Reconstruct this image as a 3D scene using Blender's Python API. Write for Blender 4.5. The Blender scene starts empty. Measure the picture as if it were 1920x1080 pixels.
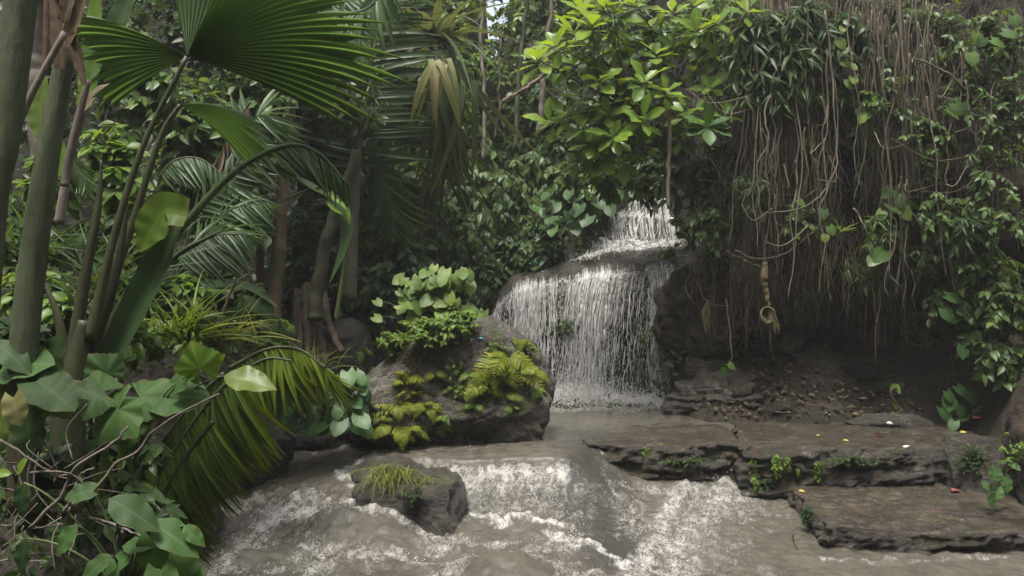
import bpy, math, random
import numpy as np
from mathutils import Vector

# ------------------------------------------------------------------ scene, camera, world, sun
scene = bpy.context.scene
COL = scene.collection
random.seed(7)
RG = np.random.default_rng(11)
CAMZ, FPX = 1.65, 1480.0
cam_d = bpy.data.cameras.new("Camera")
cam_d.sensor_width = 36.0
cam_d.lens = FPX / 1920 * 36.0
cam_d.clip_start = 0.05
cam_d.clip_end = 500
cam = bpy.data.objects.new("Camera", cam_d)
COL.objects.link(cam)
cam.location = (0, 0, CAMZ)
cam.rotation_euler = (math.radians(90), 0, 0)
scene.camera = cam

SUN_EL, SUN_AZ = math.radians(71), math.radians(200)      # azimuth from +Y towards +X
world = bpy.data.worlds.new("World")
scene.world = world
world.use_nodes = True
wn = world.node_tree.nodes
wn.clear()
sky = wn.new("ShaderNodeTexSky")
sky.sky_type = 'NISHITA'
sky.sun_disc = False
sky.sun_elevation = SUN_EL
sky.sun_rotation = SUN_AZ
sky.air_density = 1.0
sky.dust_density = 5.0
sky.ozone_density = 0.6
hs = wn.new("ShaderNodeHueSaturation")
hs.inputs['Saturation'].default_value = 0.45             # a hazy, overcast sky is close to white
bg = wn.new("ShaderNodeBackground")
bg.inputs['Strength'].default_value = 0.15
wo = wn.new("ShaderNodeOutputWorld")
world.node_tree.links.new(sky.outputs[0], hs.inputs['Color'])
world.node_tree.links.new(hs.outputs[0], bg.inputs['Color'])
world.node_tree.links.new(bg.outputs[0], wo.inputs['Surface'])

sun_d = bpy.data.lights.new("sun", 'SUN')
sun_d.energy = 2.5
sun_d.angle = math.radians(18)
sun_d.color = (1.0, 0.96, 0.88)
sun = bpy.data.objects.new("sun", sun_d)
COL.objects.link(sun)
sd = Vector((math.sin(SUN_AZ) * math.cos(SUN_EL), math.cos(SUN_AZ) * math.cos(SUN_EL), math.sin(SUN_EL)))
sun.rotation_euler = (-sd).to_track_quat('-Z', 'Y').to_euler()

vs = scene.view_settings
vs.view_transform = 'Standard'
vs.look = 'None'
vs.gamma = 1.0
vs.exposure = 1.2
vs.use_curve_mapping = False
cy = scene.cycles
cy.use_denoising = True
cy.max_bounces = 7
cy.diffuse_bounces = 3
cy.glossy_bounces = 2
cy.transmission_bounces = 4
cy.transparent_max_bounces = 10
cy.caustics_reflective = False
cy.caustics_refractive = False
cy.sample_clamp_indirect = 6.0

# ------------------------------------------------------------------ small maths helpers
def P(px, py, Y):
    return np.array([(px - 960) / FPX * Y, Y, CAMZ - (py - 540) / FPX * Y])

def PZ(px, py, z):
    Y = (CAMZ - z) * FPX / (py - 540)
    return np.array([(px - 960) / FPX * Y, Y, z])

def S(v, a, b):
    t = np.clip((np.asarray(v, float) - a) / (b - a), 0, 1)
    return t * t * (3 - 2 * t)

_perm = np.random.default_rng(5).permutation(256)
_perm = np.concatenate([_perm, _perm, _perm])
_g = np.random.default_rng(6).normal(size=(256, 3))
_g /= np.linalg.norm(_g, axis=1)[:, None]

def noise(x, y, z=0.0):
    x, y, z = np.broadcast_arrays(np.asarray(x, float), np.asarray(y, float), np.asarray(z, float))
    xi, yi, zi = np.floor(x).astype(int), np.floor(y).astype(int), np.floor(z).astype(int)
    xf, yf, zf = x - xi, y - yi, z - zi
    u, v, w = [t * t * t * (t * (t * 6 - 15) + 10) for t in (xf, yf, zf)]
    def gr(dx, dy, dz):
        h = _perm[_perm[_perm[(xi + dx) & 255] + ((yi + dy) & 255)] + ((zi + dz) & 255)]
        gg = _g[h]
        return gg[..., 0] * (xf - dx) + gg[..., 1] * (yf - dy) + gg[..., 2] * (zf - dz)
    def L(a, b, t): return a + (b - a) * t
    return 1.6 * L(L(L(gr(0,0,0), gr(1,0,0), u), L(gr(0,1,0), gr(1,1,0), u), v),
                   L(L(gr(0,0,1), gr(1,0,1), u), L(gr(0,1,1), gr(1,1,1), u), v), w)

def fbm(x, y, z=0.0, octv=4, lac=2.05, gain=0.5):
    s, a = 0.0, 1.0
    x, y, z = np.asarray(x, float), np.asarray(y, float), np.asarray(z, float)
    for i in range(octv):
        s = s + a * noise(x + 7.3 * i, y - 3.1 * i, z + 1.7 * i)
        x, y, z, a = x * lac, y * lac, z * lac, a * gain
    return s

def unit(v):
    v = np.asarray(v, float)
    return v / np.maximum(np.linalg.norm(v, axis=-1, keepdims=True), 1e-9)

def bez(p0, p1, p2, n):
    t = np.linspace(0, 1, n)[:, None]
    return (1 - t) ** 2 * p0 + 2 * t * (1 - t) * p1 + t * t * p2

def curve(pts, n):
    """Catmull-Rom through the points, n samples."""
    p = np.asarray(pts, float)
    p = np.vstack([2 * p[0] - p[1], p, 2 * p[-1] - p[-2]])
    k = len(p) - 3
    u = np.linspace(0, k - 1e-6, n)
    i = u.astype(int)
    t = (u - i)[:, None]
    a, b, c, d = p[i], p[i + 1], p[i + 2], p[i + 3]
    return 0.5 * (2 * b + (c - a) * t + (2 * a - 5 * b + 4 * c - d) * t ** 2 + (3 * b - a - 3 * c + d) * t ** 3)

def polydist(x, y, pl):
    d = np.full(np.shape(x), 1e9)
    for (ax, ay), (bx, by) in zip(pl[:-1], pl[1:]):
        vx, vy = bx - ax, by - ay
        t = np.clip(((x - ax) * vx + (y - ay) * vy) / (vx * vx + vy * vy + 1e-9), 0, 1)
        d = np.minimum(d, np.hypot(x - ax - t * vx, y - ay - t * vy))
    return d

# ------------------------------------------------------------------ mesh accumulator
class Acc:
    def __init__(s):
        s.v, s.q, s.r, s.uv, s.n = [], [], [], [], 0
    def raw(s, v, q, r=0.5, uv=None):
        v = np.asarray(v, float).reshape(-1, 3)
        s.v.append(v); s.q.append(np.asarray(q, int).reshape(-1, 4) + s.n)
        s.r.append(np.broadcast_to(np.asarray(r, float), (len(v),)))
        s.uv.append(np.zeros((len(v), 2)) if uv is None else np.asarray(uv, float).reshape(-1, 2))
        s.n += len(v)
    def grid(s, g, r=0.5, uv=None):
        g = np.asarray(g, float)
        a, b = g.shape[:2]
        i = np.arange(a * b).reshape(a, b)
        q = np.stack([i[:-1, :-1], i[1:, :-1], i[1:, 1:], i[:-1, 1:]], -1)
        s.raw(g.reshape(-1, 3), q, np.broadcast_to(r, (a, b)).reshape(-1) if np.ndim(r) else r, uv)
    def leaves(s, tm, base, a, n, size, width=1.0, rnd=None):
        V, Q, UV = tm
        base = np.asarray(base, float).reshape(-1, 3); N = len(base)
        if N == 0: return
        a = unit(np.broadcast_to(a, base.shape)); n = np.broadcast_to(n, base.shape)
        n = unit(n - a * np.sum(n * a, -1, keepdims=True))
        b = np.cross(n, a)
        size = np.broadcast_to(np.asarray(size, float), (N,)); width = np.broadcast_to(np.asarray(width, float), (N,))
        W = (base[:, None] + size[:, None, None] * (V[None, :, 0:1] * a[:, None] + (V[None, :, 1:2] * width[:, None, None]) * b[:, None] + V[None, :, 2:3] * n[:, None]))
        if rnd is None: rnd = RG.random(N)
        q = (Q[None] + (np.arange(N) * len(V))[:, None, None]).reshape(-1, 4)
        s.raw(W.reshape(-1, 3), q, np.repeat(rnd, len(V)), np.tile(UV, (N, 1)))
    def tube(s, pts, rad, sides=6, rnd=None, cap=True):
        p = np.asarray(pts, float); n = len(p)
        rad = np.broadcast_to(np.asarray(rad, float), (n,)).copy()
        t = unit(np.gradient(p, axis=0))
        ref = np.array([0.0, 0, 1]) if abs(t[0, 2]) < 0.9 else np.array([1.0, 0, 0])
        u = np.zeros((n, 3)); c = ref
        for i in range(n):
            c = c - t[i] * np.dot(c, t[i]); c = c / max(np.linalg.norm(c), 1e-9); u[i] = c
        w = np.cross(t, u)
        ang = np.linspace(0, 2 * np.pi, sides + 1)
        if cap:
            p = np.vstack([p[:1], p, p[-1:]]); u = np.vstack([u[:1], u, u[-1:]]); w = np.vstack([w[:1], w, w[-1:]])
            rad = np.concatenate([[1e-4], rad, [1e-4]]); n += 2
        ring = p[:, None] + rad[:, None, None] * (np.cos(ang)[None, :, None] * u[:, None] + np.sin(ang)[None, :, None] * w[:, None])
        ln = np.concatenate([[0], np.cumsum(np.linalg.norm(np.diff(p, axis=0), axis=1))])
        uv = np.stack(np.broadcast_arrays(ang[None, :] / (2 * np.pi), ln[:, None]), -1)
        s.grid(ring, random.random() if rnd is None else rnd, uv)
    def build(s, name, mat, parent=None, smooth=True, attrs=None):
        me = bpy.data.meshes.new(name)
        if s.n:
            v = np.concatenate(s.v); q = np.concatenate(s.q); r = np.concatenate(s.r); uv = np.concatenate(s.uv)
            me.vertices.add(len(v)); me.vertices.foreach_set('co', v.astype(np.float32).ravel())
            me.loops.add(q.size); me.loops.foreach_set('vertex_index', q.astype(np.int32).ravel())
            me.polygons.add(len(q)); me.polygons.foreach_set('loop_start', np.arange(0, q.size, 4, dtype=np.int32))
            me.polygons.foreach_set('loop_total', np.full(len(q), 4, dtype=np.int32))
            me.polygons.foreach_set('use_smooth', np.full(len(q), smooth))
            me.update(calc_edges=True)
            me.attributes.new('rnd', 'FLOAT', 'POINT').data.foreach_set('value', r.astype(np.float32))
            me.attributes.new('luv', 'FLOAT_VECTOR', 'POINT').data.foreach_set('vector', np.column_stack([uv, np.zeros(len(uv))]).astype(np.float32).ravel())
            for k, a in (attrs or {}).items():
                me.attributes.new(k, 'FLOAT', 'POINT').data.foreach_set('value', np.asarray(a, np.float32).ravel())
        me.materials.append(mat)
        o = bpy.data.objects.new(name, me)
        COL.objects.link(o)
        if parent is not None: o.parent = parent; o.matrix_parent_inverse = parent.matrix_basis.inverted()
        return o

def tag(o, label=None, cat=None, group=None, kind=None):
    if label: o['label'] = label
    if cat: o['category'] = cat
    if group: o['group'] = group
    if kind: o['kind'] = kind
    return o

def thing(name, label, cat, loc=(0, 0, 0), group=None):
    o = bpy.data.objects.new(name, None)
    COL.objects.link(o)
    o.location = [float(c) for c in loc]
    o.empty_display_size = 0.1
    bpy.context.view_layer.update() if False else None
    return tag(o, label, cat, group)

# ------------------------------------------------------------------ materials
def nt(name):
    m = bpy.data.materials.new(name); m.use_nodes = True
    t = m.node_tree; t.nodes.clear()
    out = t.nodes.new('ShaderNodeOutputMaterial')
    return m, t, out

def node(t, typ, ins=None, **kw):
    n = t.nodes.new(typ)
    for k, v in kw.items(): setattr(n, k, v)
    for k, v in (ins or {}).items():
        if isinstance(v, bpy.types.NodeSocket): t.links.new(v, n.inputs[k])
        else: n.inputs[k].default_value = v
    return n

def ramp(t, fac, stops, interp='LINEAR'):
    n = t.nodes.new('ShaderNodeValToRGB'); n.color_ramp.interpolation = interp
    e = n.color_ramp.elements
    while len(e) < len(stops): e.new(0.5)
    for el, (p, c) in zip(e, stops):
        el.position = p; el.color = (c, c, c, 1) if not isinstance(c, tuple) else (*c[:3], 1)
    t.links.new(fac, n.inputs[0])
    return n.outputs[0]

def mixc(t, fac, a, b):
    n = t.nodes.new('ShaderNodeMix'); n.data_type = 'RGBA'
    for k, v in ((0, fac), (6, a), (7, b)):
        if isinstance(v, bpy.types.NodeSocket): t.links.new(v, n.inputs[k])
        else: n.inputs[k].default_value = (*v, 1) if isinstance(v, tuple) else v
    return n.outputs[2]

def math_n(t, op, a, b=None):
    n = t.nodes.new('ShaderNodeMath'); n.operation = op
    for k, v in ((0, a), (1, b)):
        if v is None: continue
        if isinstance(v, bpy.types.NodeSocket): t.links.new(v, n.inputs[k])
        else: n.inputs[k].default_value = v
    return n.outputs[0]

def tex(t, scale, detail=4, rough=0.55, vec=None, typ='ShaderNodeTexNoise', dist=0.0):
    n = t.nodes.new(typ); n.inputs['Scale'].default_value = scale
    if typ == 'ShaderNodeTexNoise':
        n.inputs['Detail'].default_value = detail; n.inputs['Roughness'].default_value = rough; n.inputs['Distortion'].default_value = dist
    if vec is not None: t.links.new(vec, n.inputs['Vector'])
    return n

def leaf_mat(name, cols, rough=0.48, trans=0.3, rib=0.25, spec=0.22, veins=0.0, tcol=None, wear_amt=0.7):
    m, t, out = nt(name)
    at = node(t, 'ShaderNodeAttribute', attribute_name='rnd')
    uvn = node(t, 'ShaderNodeAttribute', attribute_name='luv')
    sp = node(t, 'ShaderNodeSeparateXYZ', {0: uvn.outputs['Vector']})
    k = len(cols) - 1
    c = ramp(t, at.outputs['Fac'], [(i / k, cc) for i, cc in enumerate(cols)])
    geo = node(t, 'ShaderNodeNewGeometry')
    nz = tex(t, 9.0, 3, vec=geo.outputs['Position'])
    c = mixc(t, ramp(t, nz.outputs['Fac'], [(0.35, 0.0), (0.75, 0.45)]), c, tuple(x * 0.62 for x in cols[0]))
    va = math_n(t, 'ABSOLUTE', sp.outputs['Y'])
    if rib > 0:
        f = ramp(t, va, [(0.0, rib), (0.09, 0.0)])
        c = mixc(t, f, c, tuple(min(1, x * 1.7 + 0.03) for x in cols[-1]))
    if veins > 0:
        w = math_n(t, 'ADD', math_n(t, 'MULTIPLY', sp.outputs['X'], 8.0), math_n(t, 'MULTIPLY', va, -2.6))
        fr = math_n(t, 'FRACT', w)
        f2 = ramp(t, fr, [(0.0, veins), (0.12, 0.0), (0.9, 0.0), (1.0, veins)])
        c = mixc(t, f2, c, tuple(min(1, x * 1.55 + 0.015) for x in cols[-1]))
    # browned tips, insect spots and torn, yellowed patches
    n5 = tex(t, 26.0, 3, 0.6, vec=geo.outputs['Position'])
    edge = math_n(t, 'MAXIMUM', ramp(t, sp.outputs['X'], [(0.86, 0.0), (1.0, 0.55)]), ramp(t, va, [(0.80, 0.0), (1.0, 0.30)]))
    wear = ramp(t, math_n(t, 'ADD', n5.outputs['Fac'], math_n(t, 'MULTIPLY', edge, 0.45)), [(0.66, 0.0), (0.74, wear_amt)])
    c = mixc(t, wear, c, (0.12, 0.085, 0.035))
    # the pale matt underside of the leaf
    c = mixc(t, math_n(t, 'MULTIPLY', geo.outputs['Backfacing'], 0.35), c, tuple(min(1, x * 1.25 + 0.012) for x in cols[len(cols) // 2]))
    b = node(t, 'ShaderNodeBsdfPrincipled', {'Base Color': c, 'Roughness': rough, 'Specular IOR Level': spec})
    tc = mixc(t, 0.75, c, tcol or (cols[-1][0] * 1.9, cols[-1][1] * 1.75, cols[-1][2] * 0.7))
    tr = node(t, 'ShaderNodeBsdfTranslucent', {'Color': tc})
    mx = node(t, 'ShaderNodeMixShader', {0: trans, 1: b.outputs[0], 2: tr.outputs[0]})
    t.links.new(mx.outputs[0], out.inputs[0])
    return m

def bark_mat(name, a, b, scale=14, rough=0.75, moss=None, rings=0.0):
    m, t, out = nt(name)
    geo = node(t, 'ShaderNodeNewGeometry')
    mp = node(t, 'ShaderNodeMapping', {'Vector': geo.outputs['Position'], 'Scale': (1, 1, 0.22)})
    n1 = tex(t, scale, 5, 0.65, mp.outputs[0])
    n2 = tex(t, scale * 3.2, 4, 0.6, mp.outputs[0])
    at = node(t, 'ShaderNodeAttribute', attribute_name='rnd')
    f = math_n(t, 'ADD', math_n(t, 'MULTIPLY', n1.outputs['Fac'], 0.7), math_n(t, 'MULTIPLY', at.outputs['Fac'], 0.55))
    c = ramp(t, f, [(0.28, a), (0.85, b)])
    if moss:
        n3 = tex(t, 3.0, 4, 0.6, geo.outputs['Position'])
        c = mixc(t, ramp(t, n3.outputs['Fac'], [(0.5, 0.0), (0.62, 0.8)]), c, moss)
    if rings:
        uv = node(t, 'ShaderNodeSeparateXYZ', {0: node(t, 'ShaderNodeAttribute', attribute_name='luv').outputs['Vector']})
        rv = math_n(t, 'FRACT', math_n(t, 'ADD', math_n(t, 'MULTIPLY', uv.outputs['Y'], 2.2), math_n(t, 'MULTIPLY', n1.outputs['Fac'], 0.5)))
        c = mixc(t, ramp(t, rv, [(0.0, rings), (0.10, 0.0), (0.93, 0.0), (1.0, rings)]), c, tuple(x * 0.35 for x in a))
        n4 = tex(t, 7.0, 6, 0.7, mp.outputs[0])
        c = mixc(t, ramp(t, n4.outputs['Fac'], [(0.50, 0.0), (0.60, 0.9)]), c, (0.045, 0.034, 0.020))
    bm = node(t, 'ShaderNodeBump', {'Strength': 0.6, 'Distance': 0.02, 'Height': n2.outputs['Fac']})
    bs = node(t, 'ShaderNodeBsdfPrincipled', {'Base Color': c, 'Roughness': rough, 'Specular IOR Level': 0.3, 'Normal': bm.outputs[0]})
    t.links.new(bs.outputs[0], out.inputs[0])
    return m

def rock_mat(name, dark, light, moss=(0.05, 0.06, 0.015), moss_amt=0.35, wet=0.0, strata=1.0, scale=1.0, bump=0.9, warm=None, film=False):
    m, t, out = nt(name)
    geo = node(t, 'ShaderNodeNewGeometry')
    pos = geo.outputs['Position']
    mp = node(t, 'ShaderNodeMapping', {'Vector': pos, 'Scale': (1, 1, strata)})
    n0 = tex(t, 1.3 * scale, 5, 0.6, mp.outputs[0], dist=0.4)
    n1 = tex(t, 6 * scale, 6, 0.68, mp.outputs[0], dist=0.3)
    n2 = tex(t, 38 * scale, 5, 0.7, mp.outputs[0])
    n3 = tex(t, 2.6 * scale, 5, 0.65, pos)
    f = math_n(t, 'ADD', math_n(t, 'MULTIPLY', n0.outputs['Fac'], 0.5), math_n(t, 'MULTIPLY', n1.outputs['Fac'], 0.5))
    c = ramp(t, f, [(0.38, dark), (0.5, tuple((p + q) * .42 for p, q in zip(dark, light))), (0.60, light)])
    c = mixc(t, ramp(t, n2.outputs['Fac'], [(0.40, 0.75), (0.56, 0.0)]), c, tuple(x * 0.35 for x in dark))
    c = mixc(t, ramp(t, n2.outputs['Fac'], [(0.56, 0.0), (0.70, 0.5)]), c, tuple(min(1, x * 1.5) for x in light))
    if warm: c = mixc(t, ramp(t, n3.outputs['Fac'], [(0.3, 0.7), (0.48, 0.0)]), c, warm)
    nm = tex(t, 3.4 * scale, 6, 0.7, pos)
    mf = ramp(t, nm.outputs['Fac'], [(0.53, 0.0), (0.64, moss_amt)])
    c = mixc(t, mf, c, moss)
    h = math_n(t, 'ADD', math_n(t, 'MULTIPLY', n1.outputs['Fac'], 1.0), math_n(t, 'MULTIPLY', n2.outputs['Fac'], 0.35))
    bm = node(t, 'ShaderNodeBump', {'Strength': bump, 'Distance': 0.07, 'Height': h})
    ro = ramp(t, n3.outputs['Fac'], [(0.35, 0.72 - 0.55 * wet), (0.65, 0.88 - 0.45 * wet)])
    if film:
        sz = node(t, 'ShaderNodeSeparateXYZ', {0: geo.outputs['True Normal']})
        fl = math_n(t, 'MULTIPLY', ramp(t, sz.outputs['Z'], [(0.90, 0.0), (0.985, 1.0)]), ramp(t, n0.outputs['Fac'], [(0.34, 0.25), (0.5, 1.0)]))
        mxr = node(t, 'ShaderNodeMix', {0: fl, 2: ro, 3: 0.10}); ro = mxr.outputs[0]
        t.links.new(math_n(t, 'SUBTRACT', bump, math_n(t, 'MULTIPLY', fl, bump * .8)), bm.inputs['Strength'])
    bs = node(t, 'ShaderNodeBsdfPrincipled', {'Base Color': c, 'Roughness': ro, 'Specular IOR Level': 0.35 + 0.2 * wet, 'Normal': bm.outputs[0]})
    t.links.new(bs.outputs[0], out.inputs[0])
    return m

def plain_mat(name, col, rough=0.6, spec=0.35, nscale=20, var=0.5):
    m, t, out = nt(name)
    geo = node(t, 'ShaderNodeNewGeometry')
    n1 = tex(t, nscale, 4, 0.6, geo.outputs['Position'])
    c = mixc(t, ramp(t, n1.outputs['Fac'], [(0.35, var), (0.6, 0.0)]), col, tuple(x * 0.5 for x in col))
    bs = node(t, 'ShaderNodeBsdfPrincipled', {'Base Color': c, 'Roughness': rough, 'Specular IOR Level': spec})
    t.links.new(bs.outputs[0], out.inputs[0])
    return m

def foam_shader(t, col=(0.62, 0.605, 0.57)):
    d = node(t, 'ShaderNodeBsdfPrincipled', {'Base Color': (*col, 1), 'Roughness': 0.45, 'Specular IOR Level': 0.4})
    tr = node(t, 'ShaderNodeBsdfTranslucent', {'Color': (*col, 1)})
    return node(t, 'ShaderNodeMixShader', {0: 0.4, 1: d.outputs[0], 2: tr.outputs[0]}).outputs[0]

def water_mat():
    m, t, out = nt('muddy_water')
    geo = node(t, 'ShaderNodeNewGeometry'); pos = geo.outputs['Position']
    fo = node(t, 'ShaderNodeAttribute', attribute_name='foam').outputs['Fac']
    mp = node(t, 'ShaderNodeMapping', {'Vector': pos, 'Scale': (1, 0.6, 1)})
    n1 = tex(t, 5, 6, 0.6, mp.outputs[0], dist=1.2)
    n2 = tex(t, 26, 6, 0.68, mp.outputs[0], dist=1.6)
    n3 = tex(t, 80, 4, 0.7, mp.outputs[0], dist=0.6)
    n4 = tex(t, 11, 5, 0.6, mp.outputs[0], dist=1.0)
    v = tex(t, 34, vec=mp.outputs[0], typ='ShaderNodeTexVoronoi')
    c = ramp(t, n1.outputs['Fac'], [(0.3, (0.057, 0.051, 0.040)), (0.7, (0.098, 0.090, 0.072))])
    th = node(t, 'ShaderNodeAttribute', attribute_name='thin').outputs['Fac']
    c = mixc(t, th, c, (0.040, 0.037, 0.033))          # dark reflection painted into the water colour of the fast chute
    # foam mask: attribute decides how much of the broken noise survives
    rid = math_n(t, 'MAXIMUM', math_n(t, 'SUBTRACT', 1.0, math_n(t, 'MULTIPLY', math_n(t, 'ABSOLUTE', math_n(t, 'SUBTRACT', n2.outputs['Fac'], 0.5)), 7.0)), 0.0)
    nn = math_n(t, 'ADD', math_n(t, 'MULTIPLY', rid, 0.26), math_n(t, 'ADD', math_n(t, 'MULTIPLY', n4.outputs['Fac'], 0.60), math_n(t, 'MULTIPLY', n3.outputs['Fac'], 0.20)))
    f = math_n(t, 'ADD', math_n(t, 'MULTIPLY', nn, 1.35), math_n(t, 'ADD', math_n(t, 'MULTIPLY', fo, 0.485), -1.0))
    fm = ramp(t, f, [(0.00, 0.0), (0.14, 0.30), (0.36, 0.95)])
    hb = math_n(t, 'ADD', math_n(t, 'MULTIPLY', n2.outputs['Fac'], 1.0), math_n(t, 'MULTIPLY', n3.outputs['Fac'], 0.25))
    amp = math_n(t, 'ADD', math_n(t, 'MULTIPLY', fo, 0.030), 0.006)
    bm = node(t, 'ShaderNodeBump', {'Strength': 0.8, 'Distance': amp, 'Height': hb})
    w = node(t, 'ShaderNodeBsdfPrincipled', {'Base Color': c, 'Roughness': 0.05, 'IOR': 1.33, 'Specular IOR Level': 0.6, 'Normal': bm.outputs[0]})
    fs = foam_shader(t)
    mx = node(t, 'ShaderNodeMixShader', {0: fm, 1: w.outputs[0], 2: fs})
    t.links.new(mx.outputs[0], out.inputs[0])
    return m

def curtain_mat(name, sx=30.0, sy=2.0, bias=-0.03, col=(0.82, 0.82, 0.80)):
    """Falling water: broken white strands, clear in between."""
    m, t, out = nt(name)
    uvn = node(t, 'ShaderNodeAttribute', attribute_name='luv').outputs['Vector']
    de = node(t, 'ShaderNodeAttribute', attribute_name='dens').outputs['Fac']
    m1 = node(t, 'ShaderNodeMapping', {'Vector': uvn, 'Scale': (sx, sy * 0.55, 1)})
    m2 = node(t, 'ShaderNodeMapping', {'Vector': uvn, 'Scale': (sx * 1.7, sy * 2.6, 1), 'Location': (3.1, 7.7, 0)})
    n1 = tex(t, 1.0, 4, 0.6, m1.outputs[0], dist=0.8)
    n2 = tex(t, 1.0, 4, 0.7, m2.outputs[0], dist=1.2)
    f = math_n(t, 'ADD', math_n(t, 'MULTIPLY', n1.outputs['Fac'], 1.25), math_n(t, 'MULTIPLY', n2.outputs['Fac'], 0.75))
    f = math_n(t, 'ADD', f, math_n(t, 'ADD', math_n(t, 'MULTIPLY', de, 0.55), -1.50 + bias))
    a = ramp(t, f, [(0.0, 0.0), (0.08, 0.4), (0.26, 1.0)])
    bm = node(t, 'ShaderNodeBump', {'Strength': 0.7, 'Distance': 0.02, 'Height': n2.outputs['Fac']})
    d = node(t, 'ShaderNodeBsdfPrincipled', {'Base Color': (*col, 1), 'Roughness': 0.35, 'Specular IOR Level': 0.5, 'Normal': bm.outputs[0]})
    tr = node(t, 'ShaderNodeBsdfTranslucent', {'Color': (*col, 1)})
    w = node(t, 'ShaderNodeMixShader', {0: 0.45, 1: d.outputs[0], 2: tr.outputs[0]})
    cl = node(t, 'ShaderNodeBsdfTransparent')
    mx = node(t, 'ShaderNodeMixShader', {0: a, 1: cl.outputs[0], 2: w.outputs[0]})
    t.links.new(mx.outputs[0], out.inputs[0])
    return m

def droplet_mat():
    m, t, out = nt('white_water_drops')
    t.links.new(foam_shader(t, (0.74, 0.735, 0.72)), out.inputs[0])
    return m

M = {}
M['soil'] = rock_mat('soil', (0.012, 0.009, 0.006), (0.055, 0.042, 0.028), moss=(0.02, 0.03, 0.008), moss_amt=0.6, scale=1.6)
M['cliff'] = rock_mat('cliff_earth', (0.010, 0.007, 0.005), (0.045, 0.033, 0.023), moss=(0.03, 0.036, 0.012), moss_amt=0.4, strata=1.6, warm=(0.075, 0.048, 0.026))
M['boulder'] = rock_mat('boulder_rock', (0.045, 0.040, 0.033), (0.17, 0.155, 0.13), moss=(0.050, 0.062, 0.016), moss_amt=0.85, scale=1.4, warm=(0.10, 0.078, 0.052))
M['rock_dark'] = rock_mat('dark_rock', (0.025, 0.022, 0.019), (0.085, 0.075, 0.062), moss=(0.04, 0.045, 0.014), moss_amt=0.4, scale=1.5, wet=0.35)
M['rock_wet'] = rock_mat('wet_rock', (0.030, 0.026, 0.021), (0.11, 0.095, 0.075), moss=(0.045, 0.048, 0.014), moss_amt=0.35, scale=2.0, wet=0.85, strata=2.2)
M['ledge'] = rock_mat('ledge_rock', (0.026, 0.022, 0.018), (0.105, 0.090, 0.072), moss=(0.045, 0.05, 0.014), moss_amt=0.5, scale=2.0, wet=0.9, strata=2.6, film=True, warm=(0.085, 0.060, 0.040))
M['water'] = water_mat()
M['drops'] = droplet_mat()
M['bank_rock'] = rock_mat('bank_rock', (0.022, 0.016, 0.011), (0.085, 0.066, 0.048), moss=(0.04, 0.045, 0.014), moss_amt=0.5, scale=1.8, bump=1.0, warm=(0.075, 0.050, 0.030))
M['curtain'] = curtain_mat('falling_water')
M['curtain_thin'] = curtain_mat('falling_water_thin', 34, 3.2, -0.02)

# ------------------------------------------------------------------ terrain
def ground_h(x, y):
    x, y = np.broadcast_arrays(np.asarray(x, float), np.asarray(y, float))
    bed = -0.95 + 0.5 * S(y, 7.3, 8.8)
    XL = np.interp(y, [0, 2, 3.2, 4.5, 6.2, 7.2, 8.2, 9, 10, 11, 13], [-0.8, -0.9, -1.3, -1.95, -2.5, -2.85, -2.9, -2.2, -1.9, -1.3, -0.4])
    dl = XL - x
    h = bed + 1.0 * S(dl, -0.1, 0.55) + 0.20 * np.maximum(dl - 0.3, 0) + 0.75 * np.maximum(dl - 4.5, 0)
    XR = np.interp(y, [0, 5, 6.4, 7.5, 8, 9], [4.0, 4.3, 4.55, 4.7, 4.75, 5.0])
    dr = x - XR
    h = h + (1.1 * S(dr, 0, 0.7) + 0.45 * np.maximum(dr - 0.3, 0) + 0.6 * np.maximum(dr - 3, 0)) * S(y, 13, 10)
    # rubble slope under the cliff
    dd = y - 9.35 - 0.12 * np.sin(x * 3.0)
    deb = S(x, 1.95, 2.5) * (0.36 * S(dd, 0, 0.25) + 0.62 * np.clip(dd, 0, 1.6))
    h = h + deb * S(dr, 0.9, 0.0)
    # rear slope
    Yb = np.interp(x, [-14, -4, -2.5, -0.6, 0.0, 0.5, 2.8, 3.4, 9], [10.4, 10.5, 10.6, 11.4, 12.0, 12.5, 12.5, 11.6, 11.2])
    d = y - Yb
    hill = np.interp(d, [0, 0.25, 0.8, 2, 5, 9, 14, 40, 200], [0, 0.35, 1.2, 2.9, 7.6, 11, 12.5, 15, 20])
    lift = S(x, -0.1, 0.5) * S(x, 3.6, 3.0) * 1.9 * S(d, 0, 0.25)
    side = S(x, 3.0, 3.6) * 4.0 * S(d, 0.0, 0.8)
    h = h + hill + lift + side
    xg = 2.0 + 0.33 * (y - 12.7)
    wg = np.interp(y, [12, 12.7, 15.3, 18], [1.1, 0.95, 0.45, 0.4])
    zg = 1.34 + 0.62 * (y - 12.6)
    k = S(np.abs(x - xg), wg + 0.45, wg - 0.05) * S(y, 12.3, 12.7) * S(y, 19, 16.5)
    h = h * (1 - k) + np.minimum(h, zg) * k
    # unseen banks behind the camera, made steep to block low sky light
    h = h + 2.2 * np.maximum(-3.5 - y, 0) * S(y, -3.5, -5)
    k = S(np.abs(x / np.maximum(y, 1) + 0.019), 0.020, 0.010) * S(y, 12.6, 13.6) * S(y, 60, 45)
    h = h * (1 - k) + np.minimum(h, 1.65 + 0.285 * y) * k
    h = np.where(h > 14, 14 + (h - 14) * 0.15, h)
    return h

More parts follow.
